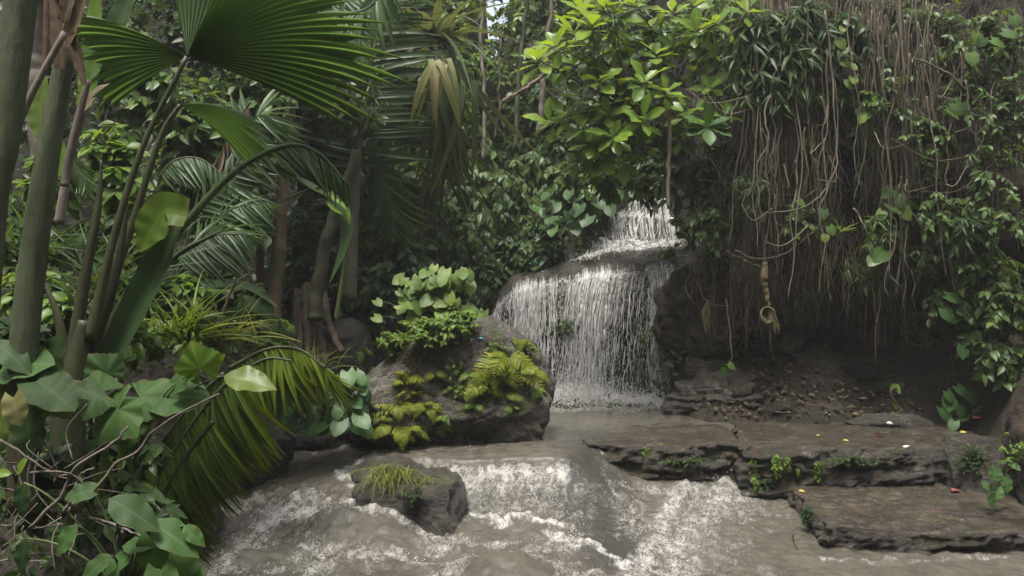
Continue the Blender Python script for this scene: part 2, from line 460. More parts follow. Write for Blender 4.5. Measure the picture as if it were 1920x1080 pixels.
def build_ground():
    def axis(lo, hi, step, far):
        a = np.arange(lo, hi + 1e-6, step)
        left = lo - np.geomspace(0.3, far, 18)[::-1]; right = hi + np.geomspace(0.3, far, 18)
        return np.concatenate([left, a, right])
    xs = axis(-9, 9, 0.085, 90); ys = axis(1.0, 19, 0.085, 90)
    X, Y = np.meshgrid(xs, ys, indexing='ij')
    Z = ground_h(X, Y)
    rough = S(np.abs(X), 40, 20)
    Z = Z + (0.16 * fbm(X * 1.1, Y * 1.1, 0.3, 4) + 0.05 * fbm(X * 5, Y * 5, 2.0, 3)) * rough * (0.35 + 0.65 * S(Z, -0.3, 0.6))
    a = Acc(); a.grid(np.stack([X, Y, Z], -1))
    tag(a.build('ground', M['soil']), kind='structure')
build_ground()

def hit(px, py, y0=2.5, y1=26):
    Y = np.arange(y0, y1, 0.04)
    X = (px - 960) / FPX * Y; Z = CAMZ - (py - 540) / FPX * Y
    g = np.maximum(ground_h(X, Y), cliff_z(X, Y))
    k = np.nonzero(Z < g)[0]
    return Y[k[0]] if len(k) else y1

def cliff_y(x, z):
    base = np.interp(x, [2.9, 3.05, 3.3, 3.7, 5, 6, 7, 9.5], [16.0, 13.0, 11.5, 11.0, 10.9, 10.5, 9.9, 9.0])
    off = np.interp(z, [-0.5, 0.8, 1.3, 1.75, 2.2, 3, 4.5, 6, 8.5], [0, 0.0, 0.0, -0.35, -0.75, -0.95, -0.9, -0.6, 0.3])
    k = S(x, 2.9, 3.4)
    pillar = 0.35 * np.exp(-((x - 4.95) / 0.28) ** 2) * S(z, 2.0, 1.2)
    return base + off * (0.35 + 0.65 * k) - pillar

def cliff_z(x, y):
    # crude: for the ray march, the cliff stands where y is beyond its face
    z = np.zeros(np.shape(x)) - 9
    f = cliff_y(x, 3.5)
    return np.where((x > 2.95) & (y > f) & (x < 9), 8.0, z)

def build_cliff():
    xs = np.arange(2.9, 9.5, 0.05); zs = np.arange(-0.3, 8.6, 0.05)
    X, Z = np.meshgrid(xs, zs, indexing='ij')
    Y = cliff_y(X, Z)
    Y = Y + 0.20 * fbm(X * 1.2, Z * 1.0, 4.0, 4) + 0.07 * fbm(X * 4, Z * 6, 1.0, 4) + 0.025 * fbm(X * 14, Z * 16, 3.0, 3)
    top = np.stack([X[:, -1:].repeat(12, 1), Y[:, -1:] + np.linspace(0.1, 5, 12)[None], Z[:, -1:] + np.linspace(0.02, 1.2, 12)[None]], -1)
    a = Acc(); a.grid(np.concatenate([np.stack([X, Y, Z], -1), top], 1)[::-1])
    tag(a.build('cliff', M['cliff']), kind='structure')
build_cliff()

# ------------------------------------------------------------------ rocks
def ico(sub):
    import bmesh
    bm = bmesh.new(); bmesh.ops.create_icosphere(bm, subdivisions=sub, radius=1.0)
    v = np.array([p.co[:] for p in bm.verts]); f = np.array([[q.index for q in p.verts] for p in bm.faces])
    bm.free(); return v, f
ICO = {k: ico(k) for k in (3, 5, 6)}

def rock(name, label, c, r, mat, seed=0, sub=5, planes=9, cut=(0.62, 0.95), rough=0.10, fixed=(), rotz=0, cat='rock', group=None, strat=0.0):
    v, f = ICO[sub]
    rg = np.random.default_rng(seed)
    p = v.copy()
    pl = [(unit(np.array(n, float)), d) for n, d in fixed]
    for _ in range(planes):
        n = unit(rg.normal(size=3)); pl.append((n, rg.uniform(*cut)))
    for n, d in pl:
        e = p @ n - d
        p = p - np.where(e > 0, e * 0.9, 0)[:, None] * n
    r = np.array(r, float)
    q = p * r
    k = 1.0 / r.mean()
    o = seed * 3.7
    rid = np.abs(fbm(q[:, 0] * 2.3 * k + o, q[:, 1] * 2.3 * k, q[:, 2] * 3.0 * k, 4)); q = q - v * (0.10 * rough / 0.1 * r.mean() * np.clip(0.22 - rid, 0, 1) / 0.22 * 0.35)[:, None]
    disp = rough * r.mean() * (fbm(q[:, 0] * 1.3 * k + o, q[:, 1] * 1.3 * k, q[:, 2] * 1.3 * k, 7, gain=0.55))
    if strat: disp = disp + strat * r.mean() * fbm(q[:, 0] * 0.8 * k, q[:, 1] * 0.8 * k + o, q[:, 2] * 7 * k, 3)
    q = q + v * disp[:, None]
    cs, sn = math.cos(rotz), math.sin(rotz)
    q = np.column_stack([q[:, 0] * cs - q[:, 1] * sn, q[:, 0] * sn + q[:, 1] * cs, q[:, 2]])
    me = bpy.data.meshes.new(name)
    me.from_pydata(q.tolist(), [], f.tolist())
    me.polygons.foreach_set('use_smooth', [True] * len(f))
    me.materials.append(mat)
    o = bpy.data.objects.new(name, me); COL.objects.link(o)
    o.location = [float(t) for t in c]
    return tag(o, label, cat, group)

def slab(name, label, poly, ztop, zbot, mat, bev=0.05, rough=0.035, tilt=(0, 0), seed=1, step=0.022, cat='rock ledge', batter=0.05, strat=0.05, group=None):
    """A flat-topped rock ledge: rough stratified sides, softly rounded rim, worn top."""
    poly = np.array(poly, float)
    n0 = len(poly)
    seg = np.vstack([poly, poly[:1]])
    ln = np.concatenate([[0], np.cumsum(np.linalg.norm(np.diff(seg, axis=0), axis=1))])
    m = int(ln[-1] / step)
    s = np.linspace(0, ln[-1], m, endpoint=False)
    per = np.column_stack([np.interp(s, ln, seg[:, 0]), np.interp(s, ln, seg[:, 1])])
    for _ in range(3): per = 0.5 * per + 0.25 * (np.roll(per, 1, 0) + np.roll(per, -1, 0))
    cen = poly.mean(0)
    tang = unit(np.roll(per, -1, 0) - np.roll(per, 1, 0))
    out = np.column_stack([tang[:, 1], -tang[:, 0]])
    if np.sum(out * (per - cen)) < 0: out = -out
    out = unit(out + 0 * out)
    rows = []
    H = ztop - zbot
    nz = max(6, int(H / step))
    for z in np.linspace(zbot, ztop - bev, nz): rows.append((per + out * batter * (ztop - z) / H, z, 1.0))
    for a in np.linspace(0, np.pi / 2, 6)[1:]:
        rows.append((per - out * bev * (1 - math.cos(a)), ztop - bev + bev * math.sin(a), 1.0 - 0.5 * a / (np.pi / 2)))
    base = rows[-1][0]
    maxr = np.max(np.linalg.norm(base - cen, axis=1))
    for k in np.linspace(0, 1, max(8, int(maxr / (step * 1.6))))[1:]:
        rows.append((base + (cen - base) * min(k, 0.995), ztop, 0.25))
    G = np.stack([np.column_stack([r[0], np.full(m, r[1])]) for r in rows], 0)
    wgt = np.array([r[2] for r in rows])[:, None]
    x, y, z = G[..., 0], G[..., 1], G[..., 2]
    side = strat * fbm(x * 2 + seed, y * 2, z * 13, 5) + rough * fbm(x * 7, y * 7 + seed, z * 9, 5) - 0.10 * np.clip(0.25 - np.abs(fbm(x * 3.1, y * 3.1, z * 4 + seed, 4)), 0, 1)
    blocky = 0.032 * np.sign(fbm(x * 2.4 + seed * 2, y * 2.4, z * 5, 2)) * np.abs(fbm(x * 2.4 + seed * 2, y * 2.4, z * 5, 2)) ** 0.5
    dsp = (side + blocky) * (wgt ** 2)
    G[..., 0] += out[None, :, 0] * dsp; G[..., 1] += out[None, :, 1] * dsp
    G[..., 2] += (0.022 * fbm(x * 1.6, y * 1.6, seed, 4) + 0.008 * fbm(x * 9, y * 9, seed, 3)) + (x - cen[0]) * tilt[0] + (y - cen[1]) * tilt[1]
    G = np.concatenate([G, G[:, :1]], 1)
    a = Acc(); a.grid(G)
    o = a.build(name, mat)
    return tag(o, label, cat, group)

A_poly = [(0.72, 8.42), (0.80, 8.20), (1.08, 8.02), (1.75, 8.0), (2.42, 8.27), (2.6, 9.7), (1.5, 9.6)]
B_poly = [(2.33, 7.97), (2.75, 7.90), (3.3, 7.86), (3.9, 7.86), (4.40, 7.95), (5.0, 8.4), (5.1, 9.9), (2.72, 9.9), (2.48, 8.7)]
C_poly = [(2.76, 7.95), (2.70, 7.2), (2.60, 6.58), (2.85, 6.50), (3.6, 6.46), (4.7, 6.42), (5.0, 7.5), (4.6, 8.05), (3.6, 8.1)]
D_poly = [(2.3, 6.3), (2.6, 5.6), (3.4, 5.2), (5.0, 5.2), (5.2, 6.6), (3.5, 6.7)]
slab('rock_ledge', 'low dark rock ledge with a craggy face beside the rapids chute', A_poly, 0.03, -0.9, M['ledge'], tilt=(0.0, -0.035), seed=1, strat=0.075, batter=0.04)
slab('rock_ledge', 'long flat wet rock ledge with weeds hanging down its straight front face', B_poly, 0.045, -0.9, M['ledge'], tilt=(0.0, -0.012), seed=5, bev=0.06, strat=0.06)
slab('rock_slab', 'lower flat brown rock slab like a step below the long ledge', C_poly, -0.34, -1.0, M['ledge'], tilt=(-0.004, 0.012), seed=9, bev=0.045, strat=0.05, cat='rock slab', batter=0.02)

rock('boulder', 'big fern-covered grey boulder standing in the stream before the waterfall', (-0.70, 8.78, 0.42), (1.24, 0.90, 1.02), M['boulder'], seed=21, sub=6, planes=4, cut=(0.8, 0.98),
     rough=0.13, fixed=[((0.1, -0.8, -0.62), 0.66), ((-0.75, -0.15, 0.75), 0.62), ((0.75, -0.2, 0.55), 0.80), ((0.1, -0.85, 0.35), 0.66), ((0.95, 0, -0.2), 0.88), ((0, -0.4, 0.9), 0.86)], cat='boulder')
rock('boulder', 'rounded dark overhanging boulder hard against the waterfall, under the dangling roots', (3.12, 11.15, 1.32), (1.10, 0.9, 0.88), M['bank_rock'], seed=33, sub=6, planes=4, cut=(0.85, 1.0),
     rough=0.17, fixed=[((0.3, -0.6, -0.75), 0.8), ((-0.1, 0, 1), 0.9)], cat='boulder')
rock('rock', 'small brown rock at the rapids lip with a tuft of grass on its face', (-0.90, 7.28, -0.43), (0.60, 0.48, 0.52), M['rock_wet'], seed=5, planes=4, rough=0.16,
     fixed=[((0, -0.12, 1), 0.58), ((-0.15, -1, 0.12), 0.60), ((1, -.2, 0.15), 0.68)])
rock('rock', 'low wet shoulder of rock between the grassy rock and the fern boulder', (-1.2, 7.75, -0.22), (0.42, 0.3, 0.22), M['rock_wet'], seed=8, rough=0.08)
rock('rock', 'black hollowed rock at the water edge under the drooping palm frond', (-2.75, 7.9, -0.02), (0.62, 0.55, 0.42), M['rock_dark'], seed=12, rough=0.14)
rock('rock', 'dark rock wedged between the glossy heart-leaf clump and the stream', (-2.05, 8.75, 0.02), (0.55, 0.4, 0.36), M['rock_dark'], seed=14, rough=0.12)
rock('rock', 'black wet bank rock below the trailing palm leaflets', (-2.95, 6.5, -0.35), (0.62, 0.6, 0.55), M['rock_dark'], seed=17, rough=0.15)
rock('boulder', 'smooth half-hidden boulder on the slope behind the big fern boulder', (-2.35, 10.4, 0.72), (0.62, 0.55, 0.55), M['rock_dark'], seed=41, rough=0.09, cat='boulder')
rock('rock', 'layered crumbling rock at the plunge pool edge below the overhanging boulder', (2.72, 10.35, 0.12), (0.72, 0.55, 0.42), M['ledge'], seed=51, sub=6, rough=0.16, strat=0.12)
for i in range(26):
    u_ = np.random.default_rng(400 + i); x_, y_ = u_.uniform(2.6, 5.2), u_.uniform(9.5, 10.7); s_ = u_.uniform(.03, .075)
    rock('stone', 'small angular stone lying loose on the cave floor rubble', (x_, y_, float(ground_h(x_, y_)) + s_ * .3), (s_ * 1.4, s_, s_ * .7), M['ledge' if i % 3 else 'bank_rock'], seed=400 + i, sub=3, rough=.2, cat='stone', group='loose stones on the cave floor', rotz=i)
rock('rock', 'pale grey stone lodged under the overhang behind the knotted vine', (3.75, 10.75, 0.95), (0.32, 0.25, 0.24), M['boulder'], seed=55)
rock('rock', 'square mossy green block at the end of the long ledge', (4.62, 7.95, -0.12), (0.36, 0.35, 0.36), M['ledge'], seed=61, rough=0.1, fixed=[((0, 0, 1), 0.7), ((-0.1, -1, 0), 0.7), ((-1, -.1, 0), 0.75)])
rock('rock', 'brown earthy hump at the stream edge beside the lower slab', (4.98, 7.35, -0.02), (0.38, 0.5, 0.62), M['cliff'], seed=67, rough=0.16)
rock('rock', 'flat stones poking from the wet ledge below the heart-leaf seedlings', (4.45, 9.3, 0.07), (0.55, 0.22, 0.10), M['rock_wet'], seed=71, rough=0.12)
rock('rock', 'dark round stone with a branching root mat beneath the cliff shrubs', (5.75, 10.1, 0.62), (0.42, 0.3, 0.2), M['cliff'], seed=73, rough=0.16)
rock('rock', 'submerged brown boulder swelling under the water below the grassy rock', (-1.35, 6.55, -0.72), (0.42, 0.34, 0.26), M['rock_wet'], seed=81, rough=0.06)
for i, (px, py, Y, s, lb) in enumerate([(1395, 735, 10.0, 0.16, 'angular brown stone on the rubble in front of the layered rock'), (1520, 722, 10.2, 0.2, 'flat brown rubble block in the middle of the cave floor'),
        (1600, 700, 10.4, 0.22, 'rough earth clod at the foot of the tan cave pillar'), (1680, 730, 10.1, 0.17, 'small dark rubble stone by the trailing dry vine'),
        (1465, 770, 9.7, 0.15, 'low wet stone at the back edge of the long ledge'), (1325, 690, 10.6, 0.2, 'mossy stone tucked under the overhanging boulder')]):
    rock('stone', lb, P(px, py, Y), (s * 1.5, s, s * 0.8), M['ledge' if i % 2 else 'cliff'], seed=90 + i, sub=5, rough=0.16, cat='stone')

# waterfall rock: a broad rounded dome the water runs over
def dome_lip(x):
    return np.interp(x, [-0.9, -0.45, -0.22, 0.0, 0.4, 1.0, 1.6, 2.3, 3.2], [0.7, 1.1, 1.55, 1.83, 1.97, 2.08, 2.16, 2.25, 2.4])
def dome_pt(x, t):
    """t 0..1 from the foot, up the face, over the crest and back; arrays."""
    zl = dome_lip(x)
    yy = np.interp(t, [0, 0.25, 0.5, 0.62, 0.72, 0.82, 0.9, 1.0], [11.95, 11.80, 11.60, 11.66, 11.88, 12.25, 12.75, 13.6])
    zz = np.interp(t, [0, 0.25, 0.5, 0.62, 0.72, 0.82, 0.9, 1.0], [-0.25, 0.22, 0.60, 0.80, 0.92, 0.985, 1.0, 1.02])
    yy = yy + np.interp(x, [-0.9, -0.3, 0.3, 3.2], [0.75, 0.35, 0.08, -0.05])
    return yy, zz * zl
def build_dome():
    xs = np.arange(-0.95, 3.2, 0.03); ts = np.linspace(0, 1, 130)
    X, T = np.meshgrid(xs, ts, indexing='ij')
    Y, Z = dome_pt(X, T)
    n = 0.10 * fbm(X * 1.6, Z * 2.2, T * 2, 4) + 0.04 * fbm(X * 5, Z * 9, 1.0, 4)
    k = 1 - 0.75 * S(T, 0.62, 0.82)
    groove = -0.16 * np.exp(-((Z - 0.75) / 0.35) ** 2) * S(X, 0.6, 1.2)
    Y = Y + n * k - groove; Z = Z + 0.05 * fbm(X * 2, Y * 2, 5.0, 3)
    a = Acc(); a.grid(np.stack([X, Y, Z], -1)[::-1])
    tag(a.build('waterfall_rock', M['rock_wet']), 'broad rounded wet rock that the waterfall slides over', 'rock')
build_dome()

# ------------------------------------------------------------------ river water
FL = lambda z, pts: [tuple(PZ(px, py, z)[:2]) for px, py in pts]
foam_lines = [
    (FL(-.50, [(790, 990), (880, 975), (1000, 976), (1050, 985)]), 0.085, 1.0),
    (FL(-.52, [(1030, 1000), (1085, 1022), (1150, 1045), (1185, 1066)]), 0.10, 0.95),
    (FL(-.46, [(1400, 915), (1310, 925), (1260, 955), (1230, 1000), (1208, 1040), (1190, 1075)]), 0.15, 0.82),
    (FL(-.46, [(1370, 935), (1310, 970), (1270, 1040), (1250, 1090)]), 0.42, 0.66),
    (FL(-.15, [(560, 852), (640, 858), (690, 848)]), 0.07, 0.8),
    (FL(-.35, [(700, 905), (640, 918), (700, 940), (620, 962), (540, 955)]), 0.10, 0.95),
    (FL(-.45, [(560, 960), (500, 985), (450, 1020), (390, 1070), (340, 1110)]), 0.16, 0.85),
    (FL(-.50, [(480, 960), (600, 1000), (560, 1050)]), 0.14, 0.7),
    (FL(-.50, [(640, 985), (720, 1000), (800, 995), (860, 1020)]), 0.14, 0.75),
    (FL(-.55, [(620, 1060), (720, 1050), (840, 1075), (900, 1050), (1000, 1060), (1100, 1090)]), 0.12, 0.7),
    (FL(-.55, [(900, 1030), (1000, 1020), (1060, 1040)]), 0.12, 0.6),
    (FL(-.28, [(1165, 905), (1280, 903), (1370, 905)]), 0.07, 0.7),
    (FL(-.15, [(1095, 850), (1125, 872), (1150, 900)]), 0.16, 0.6),
    (FL(-.46, [(1420, 955), (1470, 962)]), 0.05, 0.5),
    (FL(-.46, [(1540, 1030), (1700, 1036), (1900, 1028)]), 0.035, 0.55),
    (FL(0, [(1010, 752), (1080, 748), (1140, 752), (1200, 750), (1265, 750)]), 0.38, 1.15),
    (FL(0, [(1020, 770), (1100, 766), (1180, 768), (1250, 762)]), 0.22, 0.72),
    (FL(0, [(880, 838), (980, 836), (1060, 848)]), 0.06, 0.35),
]
lipx = [-3.4, -2.9, -2.2, -1.5, -0.95, -0.5, -0.3, 0.0, 0.2, 0.4, 0.56, 0.72, 0.95, 1.2, 2.2, 2.6, 5]
lipy = [8.9, 8.75, 8.6, 8.25, 7.85, 7.70, 7.72, 7.80, 7.83, 7.80, 7.74, 7.86, 8.12, 8.45, 8.65, 9.0, 9.0]
def water_z(x, y):
    d = np.interp(x, lipx, lipy) - y
    c = np.interp(d, [-0.5, -0.12, 0, 0.05, 0.09, 0.36, 0.6, 3], [0, -0.005, -0.03, -0.10, -0.14, -0.46, -0.50, -0.58])
    l = np.interp(d, [-0.5, 0, 0.5, 1.2, 1.9, 4], [0, -0.03, -0.18, -0.36, -0.50, -0.60])
    r = np.interp(d, [-0.5, -0.1, 0.3, 0.8, 1.1, 3], [0, -0.01, -0.2, -0.43, -0.47, -0.54])
    kl = S(x, -0.75, -1.15); kr = S(x, 0.42, 0.85)
    return c * (1 - kl) * (1 - kr) + l * kl + r * kr
def water_fields(X, Y):
    foam = np.zeros(X.shape)
    wob = 0.10 * fbm(X * 4, Y * 4, 3.0, 4)
    for pl, w, s in foam_lines:
        d = np.maximum(polydist(X + wob, Y + wob, pl), 0)
        foam = np.maximum(foam, s * np.exp(-(d / w) ** 2 * 0.9))
    z = water_z(X, Y)
    d = np.interp(X, lipx, lipy) - Y
    mid = S(X, -0.85, -0.6) * S(X, 0.85, 0.45)
    rampz = mid * S(d, 0.0, 0.05) * S(d, 0.62, 0.4)
    foam = np.maximum(foam, rampz * (np.interp(d, [0.05, .12, .22, .34, .55], [.70, .92, .64, .47, .42]) + 0.16 * noise(X * 9, Y * 3)))
    foam = np.maximum(foam, 0.66 * mid * np.exp(-((d - 0.09) / 0.05) ** 2))
    # white water between the lip and the left bank
    lft = S(X, -0.9, -1.3) * S(d, 0.5, 1.0)
    foam = np.maximum(foam, lft * (0.43 + 0.48 * fbm(X * 3, Y * 3, 9.0, 3)))
    low = S(Y, 7.3, 6.9) * S(X, 1.3, 0.7)
    foam = np.maximum(foam, low * (0.34 + 0.52 * fbm(X * 2.2, Y * 3.4, 5.0, 4)))
    rt = S(Y, 8.0, 7.6) * S(X, 1.2, 1.6)
    foam = np.maximum(foam, rt * (0.22 + 0.30 * fbm(X * 2.4, Y * 2.4, 15.0, 4)) * S(X, 3.0, 1.8))
    spk = S(X, 0.35, 0.6) * S(X, 1.45, 1.2) * S(Y, 6.5, 6.8) * S(Y, 7.85, 7.6)
    foam = np.maximum(foam, spk * (0.54 + 0.14 * noise(X * 7, Y * 7)))
    # smooth dark tongue between the two foam edges
    ton = FL(-.40, [(1105, 880), (1110, 930), (1130, 980), (1155, 1030)])
    foam = foam - 0.30 * np.exp(-(polydist(X, Y, ton) / 0.16) ** 2) * (foam < 0.8)
    thin = 0.95 * np.exp(-(polydist(X, Y, ton) / 0.34) ** 2) * S(X, 0.3, 0.6) + 0.35 * rampz  # weight of the painted dark reflection on chute and ramp
    for (px, py, zz, w) in [(640, 1015, -.5, 0.27), (950, 1080, -.55, 0.33), (470, 1045, -.5, .16), (740, 1025, -.5, .16)]:
        c = PZ(px, py, zz); foam = foam - .55 * np.exp(-(((X - c[0]) / w) ** 2 + ((Y - c[1]) / (w * .6)) ** 2) ** 2)
    return np.clip(foam, 0, 1.2), z, np.clip(thin, 0, 1)
def build_river():
    xs = np.arange(-3.6, 5.4, 0.016)
    ys = np.concatenate([np.arange(3.0, 5.4, 0.06), np.arange(5.4, 8.6, 0.016), np.arange(8.6, 12.4, 0.04)])
    X, Y = np.meshgrid(xs, ys, indexing='ij')
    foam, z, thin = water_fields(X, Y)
    f = np.clip(foam, 0, 1)
    turb = (0.30 * S(Y, 8.4, 7.6) + 0.7 * f) * (1 - .40 * np.clip(thin, 0, 1))
    z = z + turb * (0.065 * fbm(X * 3.2, Y * 4.0, 1.0, 3) + 0.034 * fbm(X * 10, Y * 12, 2.0, 3) + 0.010 * fbm(X * 34, Y * 38, 3.0, 2) * f)
    z = z + 0.006 * fbm(X * 6, Y * 14, 4.0, 3) * S(Y, 7.4, 8.2) + 0.035 * np.clip(f - 0.5, 0, 1)
    # swells over drowned rocks
    for (px, py, zz, w, hgt) in [(640, 1005, -.5, 0.28, 0.15), (950, 1075, -.55, 0.34, 0.13), (780, 1015, -.5, .2, .05), (470, 1040, -.5, .2, .06), (1000, 835, 0, 0.42, 0.035)]:
        c = PZ(px, py, zz)
        z = z + hgt * np.exp(-(((X - c[0]) / w) ** 2 + ((Y - c[1]) / (w * 0.7)) ** 2))
    a = Acc(); a.grid(np.stack([X, Y, z], -1))
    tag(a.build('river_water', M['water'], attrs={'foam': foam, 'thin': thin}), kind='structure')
    return
build_river()

OCT_V = np.array([[-1, 0, 0], [0, 1, 0], [0, 0, 1], [0, -1, 0], [0, 0, -1], [1, 0, 0]], float)
def drops(a, pos, axis, ln, wd, rnd=None):
    """Small stretched beads of water, two pyramids each."""
    N = len(pos); ax = unit(axis)
    ref = np.where(np.abs(ax[:, 2:3]) < 0.9, np.array([[0, 0, 1.0]]), np.array([[1.0, 0, 0]]))
    b = unit(np.cross(ref, ax)); c = np.cross(ax, b)
    V = pos[:, None] + OCT_V[None, :, 0:1] * (ax * ln[:, None])[:, None] + OCT_V[None, :, 1:2] * (b * wd[:, None])[:, None] + OCT_V[None, :, 2:3] * (c * wd[:, None])[:, None]
    q = np.array([[0, 1, 5, 2], [0, 2, 5, 3], [0, 3, 5, 4], [0, 4, 5, 1]])
    q = (q[None] + (np.arange(N) * 6)[:, None, None]).reshape(-1, 4)
    a.raw(V.reshape(-1, 3), q)

def build_foam_beads():
    N = 90000
    x = RG.uniform(-3.2, 2.8, N); y = RG.uniform(5.5, 8.3, N)
    f, z, _t = water_fields(x, y)
    k = RG.random(N) < np.clip(f - 0.25, 0, 1) ** 1.7 * 0.45 * S(fbm(x * 5, y * 5, 2.0, 3), -.05, .5)
    x, y, z, f = x[k], y[k], z[k], f[k]
    n = len(x)
    up = np.abs(RG.normal(0, 0.022, n)) * (0.4 + f) + 0.012 + 0.035 * np.clip(f - 0.5, 0, 1)
    p = np.column_stack([x, y, z + up])
    sz = RG.uniform(0.0015, 0.005, n)
    a = Acc(); drops(a, p, np.column_stack([RG.normal(0, 1, n), RG.normal(-0.6, 1, n), RG.normal(0.3, 0.6, n)]), sz * RG.uniform(1, 2.6, n), sz)
    tag(a.build('foam', M['drops'], smooth=False), 'flecks of white foam and spray thrown up along the rapids', 'foam', kind='stuff')
build_foam_beads()

# ------------------------------------------------------------------ waterfalls
WF = thing('waterfall', 'white waterfall breaking into strands over the rounded rock into the pool', 'waterfall', (1.2, 11.6, 0))
def fall_path(x0, t, vx, vy, z0off=0.0, lift=0.02):
    """slide over the dome crest, then drop freely; t 0..1."""
    ts = np.where(t < 0.35, 0.86 - (t / 0.35) * 0.20, 0.66)
    y0, z0 = dome_pt(x0, ts)
    tau = np.clip((t - 0.35) / 0.65, 0, 1)
    zrel = z0 + lift
    drop = zrel * tau ** 1.55
    tt = np.sqrt(np.maximum(2 * drop / 9.8, 0))
    x = x0 + vx * (np.minimum(t, 0.35) / 0.35 * 0.10 + tt)
    y = y0 - 0.035 - vy * tt
    return np.stack(np.broadcast_arrays(x, y, zrel - drop), -1)
def clump(x):
    return S(noise(x * 5.5, 3.7, 1.3) + .6 * noise(x * 14, 1.1, 7.0), -.45, .45)
def curtain(name, label, x0, x1, dens, vx, vy, mat, layers=2, nu=80, nt_=110, seed=0, foam0=0.0):
    a = Acc(); dl = []
    for L in range(layers):
        u = np.linspace(0, 1, nu); t = np.linspace(foam0, 1, nt_)
        U, T = np.meshgrid(u, t, indexing='ij')
        X0 = x0 + (x1 - x0) * U
        g = fall_path(X0, T, vx + 0.1 * noise(U * 7, seed + L), vy + 0.06 * L + 0.10 * noise(U * 9, seed + 3.3), lift=0.02 + 0.015 * L)
        fr = S(T, 0.3, 1.0)
        g[..., 1] += fr * 0.07 * fbm(U * 11, T * 3 + seed, L, 3)
        g[..., 0] += fr * 0.05 * fbm(U * 9, T * 4 + seed, L + 5.0, 3)
        dn = np.interp(U, np.linspace(0, 1, len(dens)), dens) * np.interp(T, [0, 0.18, 0.34, 0.5, 0.85, 1], [0.15, 0.55, 1.08, 0.98, 0.72, 0.85])
        dn = dn * (.72 + .42 * clump(X0 - .12 * T))
        dn = dn * S(U, 0, 0.06) * S(U, 1, 0.94)
        uv = np.stack([X0 + L * 5.7 + seed, T * 2.2 + L * 3.1], -1)
        a.grid(g, 0.5, uv); dl.append(dn.ravel())
    o = a.build(name, mat, WF, attrs={'dens': np.concatenate(dl)})
    if label: o['label'] = label
    return o
curtain('water_curtain', 'wide broken white curtain fanning from the low side of the lip', -0.30, 0.95, [0.75, 1.0, .9, 1.0, .8, .95, .6, .35], -0.10, 0.55, M['curtain'], seed=1)
curtain('water_curtain', 'cream coloured main chute pouring down the middle', 0.95, 1.72, [0.5, 0.95, 1.25, 1.2, 0.8, 0.35], -0.42, 0.5, M['curtain'], seed=4)
curtain('water_curtain', 'thin sparse strands beside the main chute', 1.6, 2.05, [0.5, 0.75, 0.6, 0.45], -0.35, 0.42, M['curtain_thin'], seed=7, layers=1)
curtain('water_curtain', 'narrow fine shower falling past the overhanging boulder', 2.02, 2.36, [0.6, 0.85, 0.85, 0.55], -0.08, 0.62, M['curtain_thin'], seed=9)

def build_fall_drops():
    a = Acc()
    for (x0, x1, vx, vy, N, w) in [(-0.36, 1.0, -0.10, 0.62, 3800, 0.006), (0.98, 1.7, -0.42, 0.55, 3500, 0.0065), (1.5, 2.1, -0.35, 0.48, 1100, 0.0055), (2.0, 2.4, -0.08, 0.66, 1600, 0.005)]:
        u = RG.random(N)
        strand = np.round(u * 60) / 60 + RG.normal(0, 0.007, N)
        u = np.where(RG.random(N) < 0.7, strand, u)
        t = 0.30 + 0.70 * RG.random(N) ** 0.85
        dv = RG.normal(0, 0.10, N)
        p = fall_path(x0 + (x1 - x0) * u, t, vx + dv, vy + np.abs(RG.normal(0, 0.14, N)))
        p2 = fall_path(x0 + (x1 - x0) * u, np.minimum(t + 0.02, 1.03), vx + dv, vy)
        ax = p2 - p + np.array([0, 0, -0.004]); ax[:, 1] *= 0.3
        p = p + RG.normal(0, 0.02, (N, 3)) * S(t, 0.3, 0.8)[:, None]
        ln = RG.uniform(0.010, 0.045, N) * (0.6 + t) * 0.75
        drops(a, p, ax, ln, RG.uniform(0.3, 1.0, N) * w)
    a.build('falling_drops', M['drops'], WF, smooth=False)
    a = Acc()
    N = 9000
    x = np.where(RG.random(N) < 0.7, RG.normal(0.85, 0.42, N), RG.normal(2.05, 0.22, N)); y = 11.1 + RG.normal(0, 0.28, N)
    h = np.abs(RG.normal(0, 0.17, N)) * np.exp(-((x - 0.9) / 0.9) ** 2) + np.abs(RG.normal(0, 0.05, N))
    p = np.column_stack([x, y, 0.01 + h])
    sz = RG.uniform(0.002, 0.008, N)
    drops(a, p, RG.normal(0, 1, (N, 3)) + np.array([0, 0, 0.8]), sz * RG.uniform(1, 2.5, N), sz)
    a.build('splash', M['drops'], WF, smooth=False)
    X, Y = np.meshgrid(np.arange(-.45, 2.75, .012), np.arange(10.75, 11.75, .012), indexing='ij')
    prof = np.interp(X, [-.45, 0, .6, .95, 1.4, 1.75, 2.1, 2.4, 2.75], [.03, .11, .17, .22, .15, .07, .10, .08, .0])
    yb = 11.42 + .07 * fbm(X * 3, 1.0, 2.0, 2)
    k = np.exp(-((Y - yb) / .22) ** 2)
    Z = -.03 + prof * k * (1 + .9 * fbm(X * 7, Y * 7, 3.0, 4)) + .03 * k * fbm(X * 26, Y * 26, 1.0, 3)
    a = Acc(); a.grid(np.stack([X, Y, Z], -1))
    a.build('churned_foam', M['water'], WF, attrs={'foam': np.clip(1.45 * k, 0, 1.35)})
build_fall_drops()

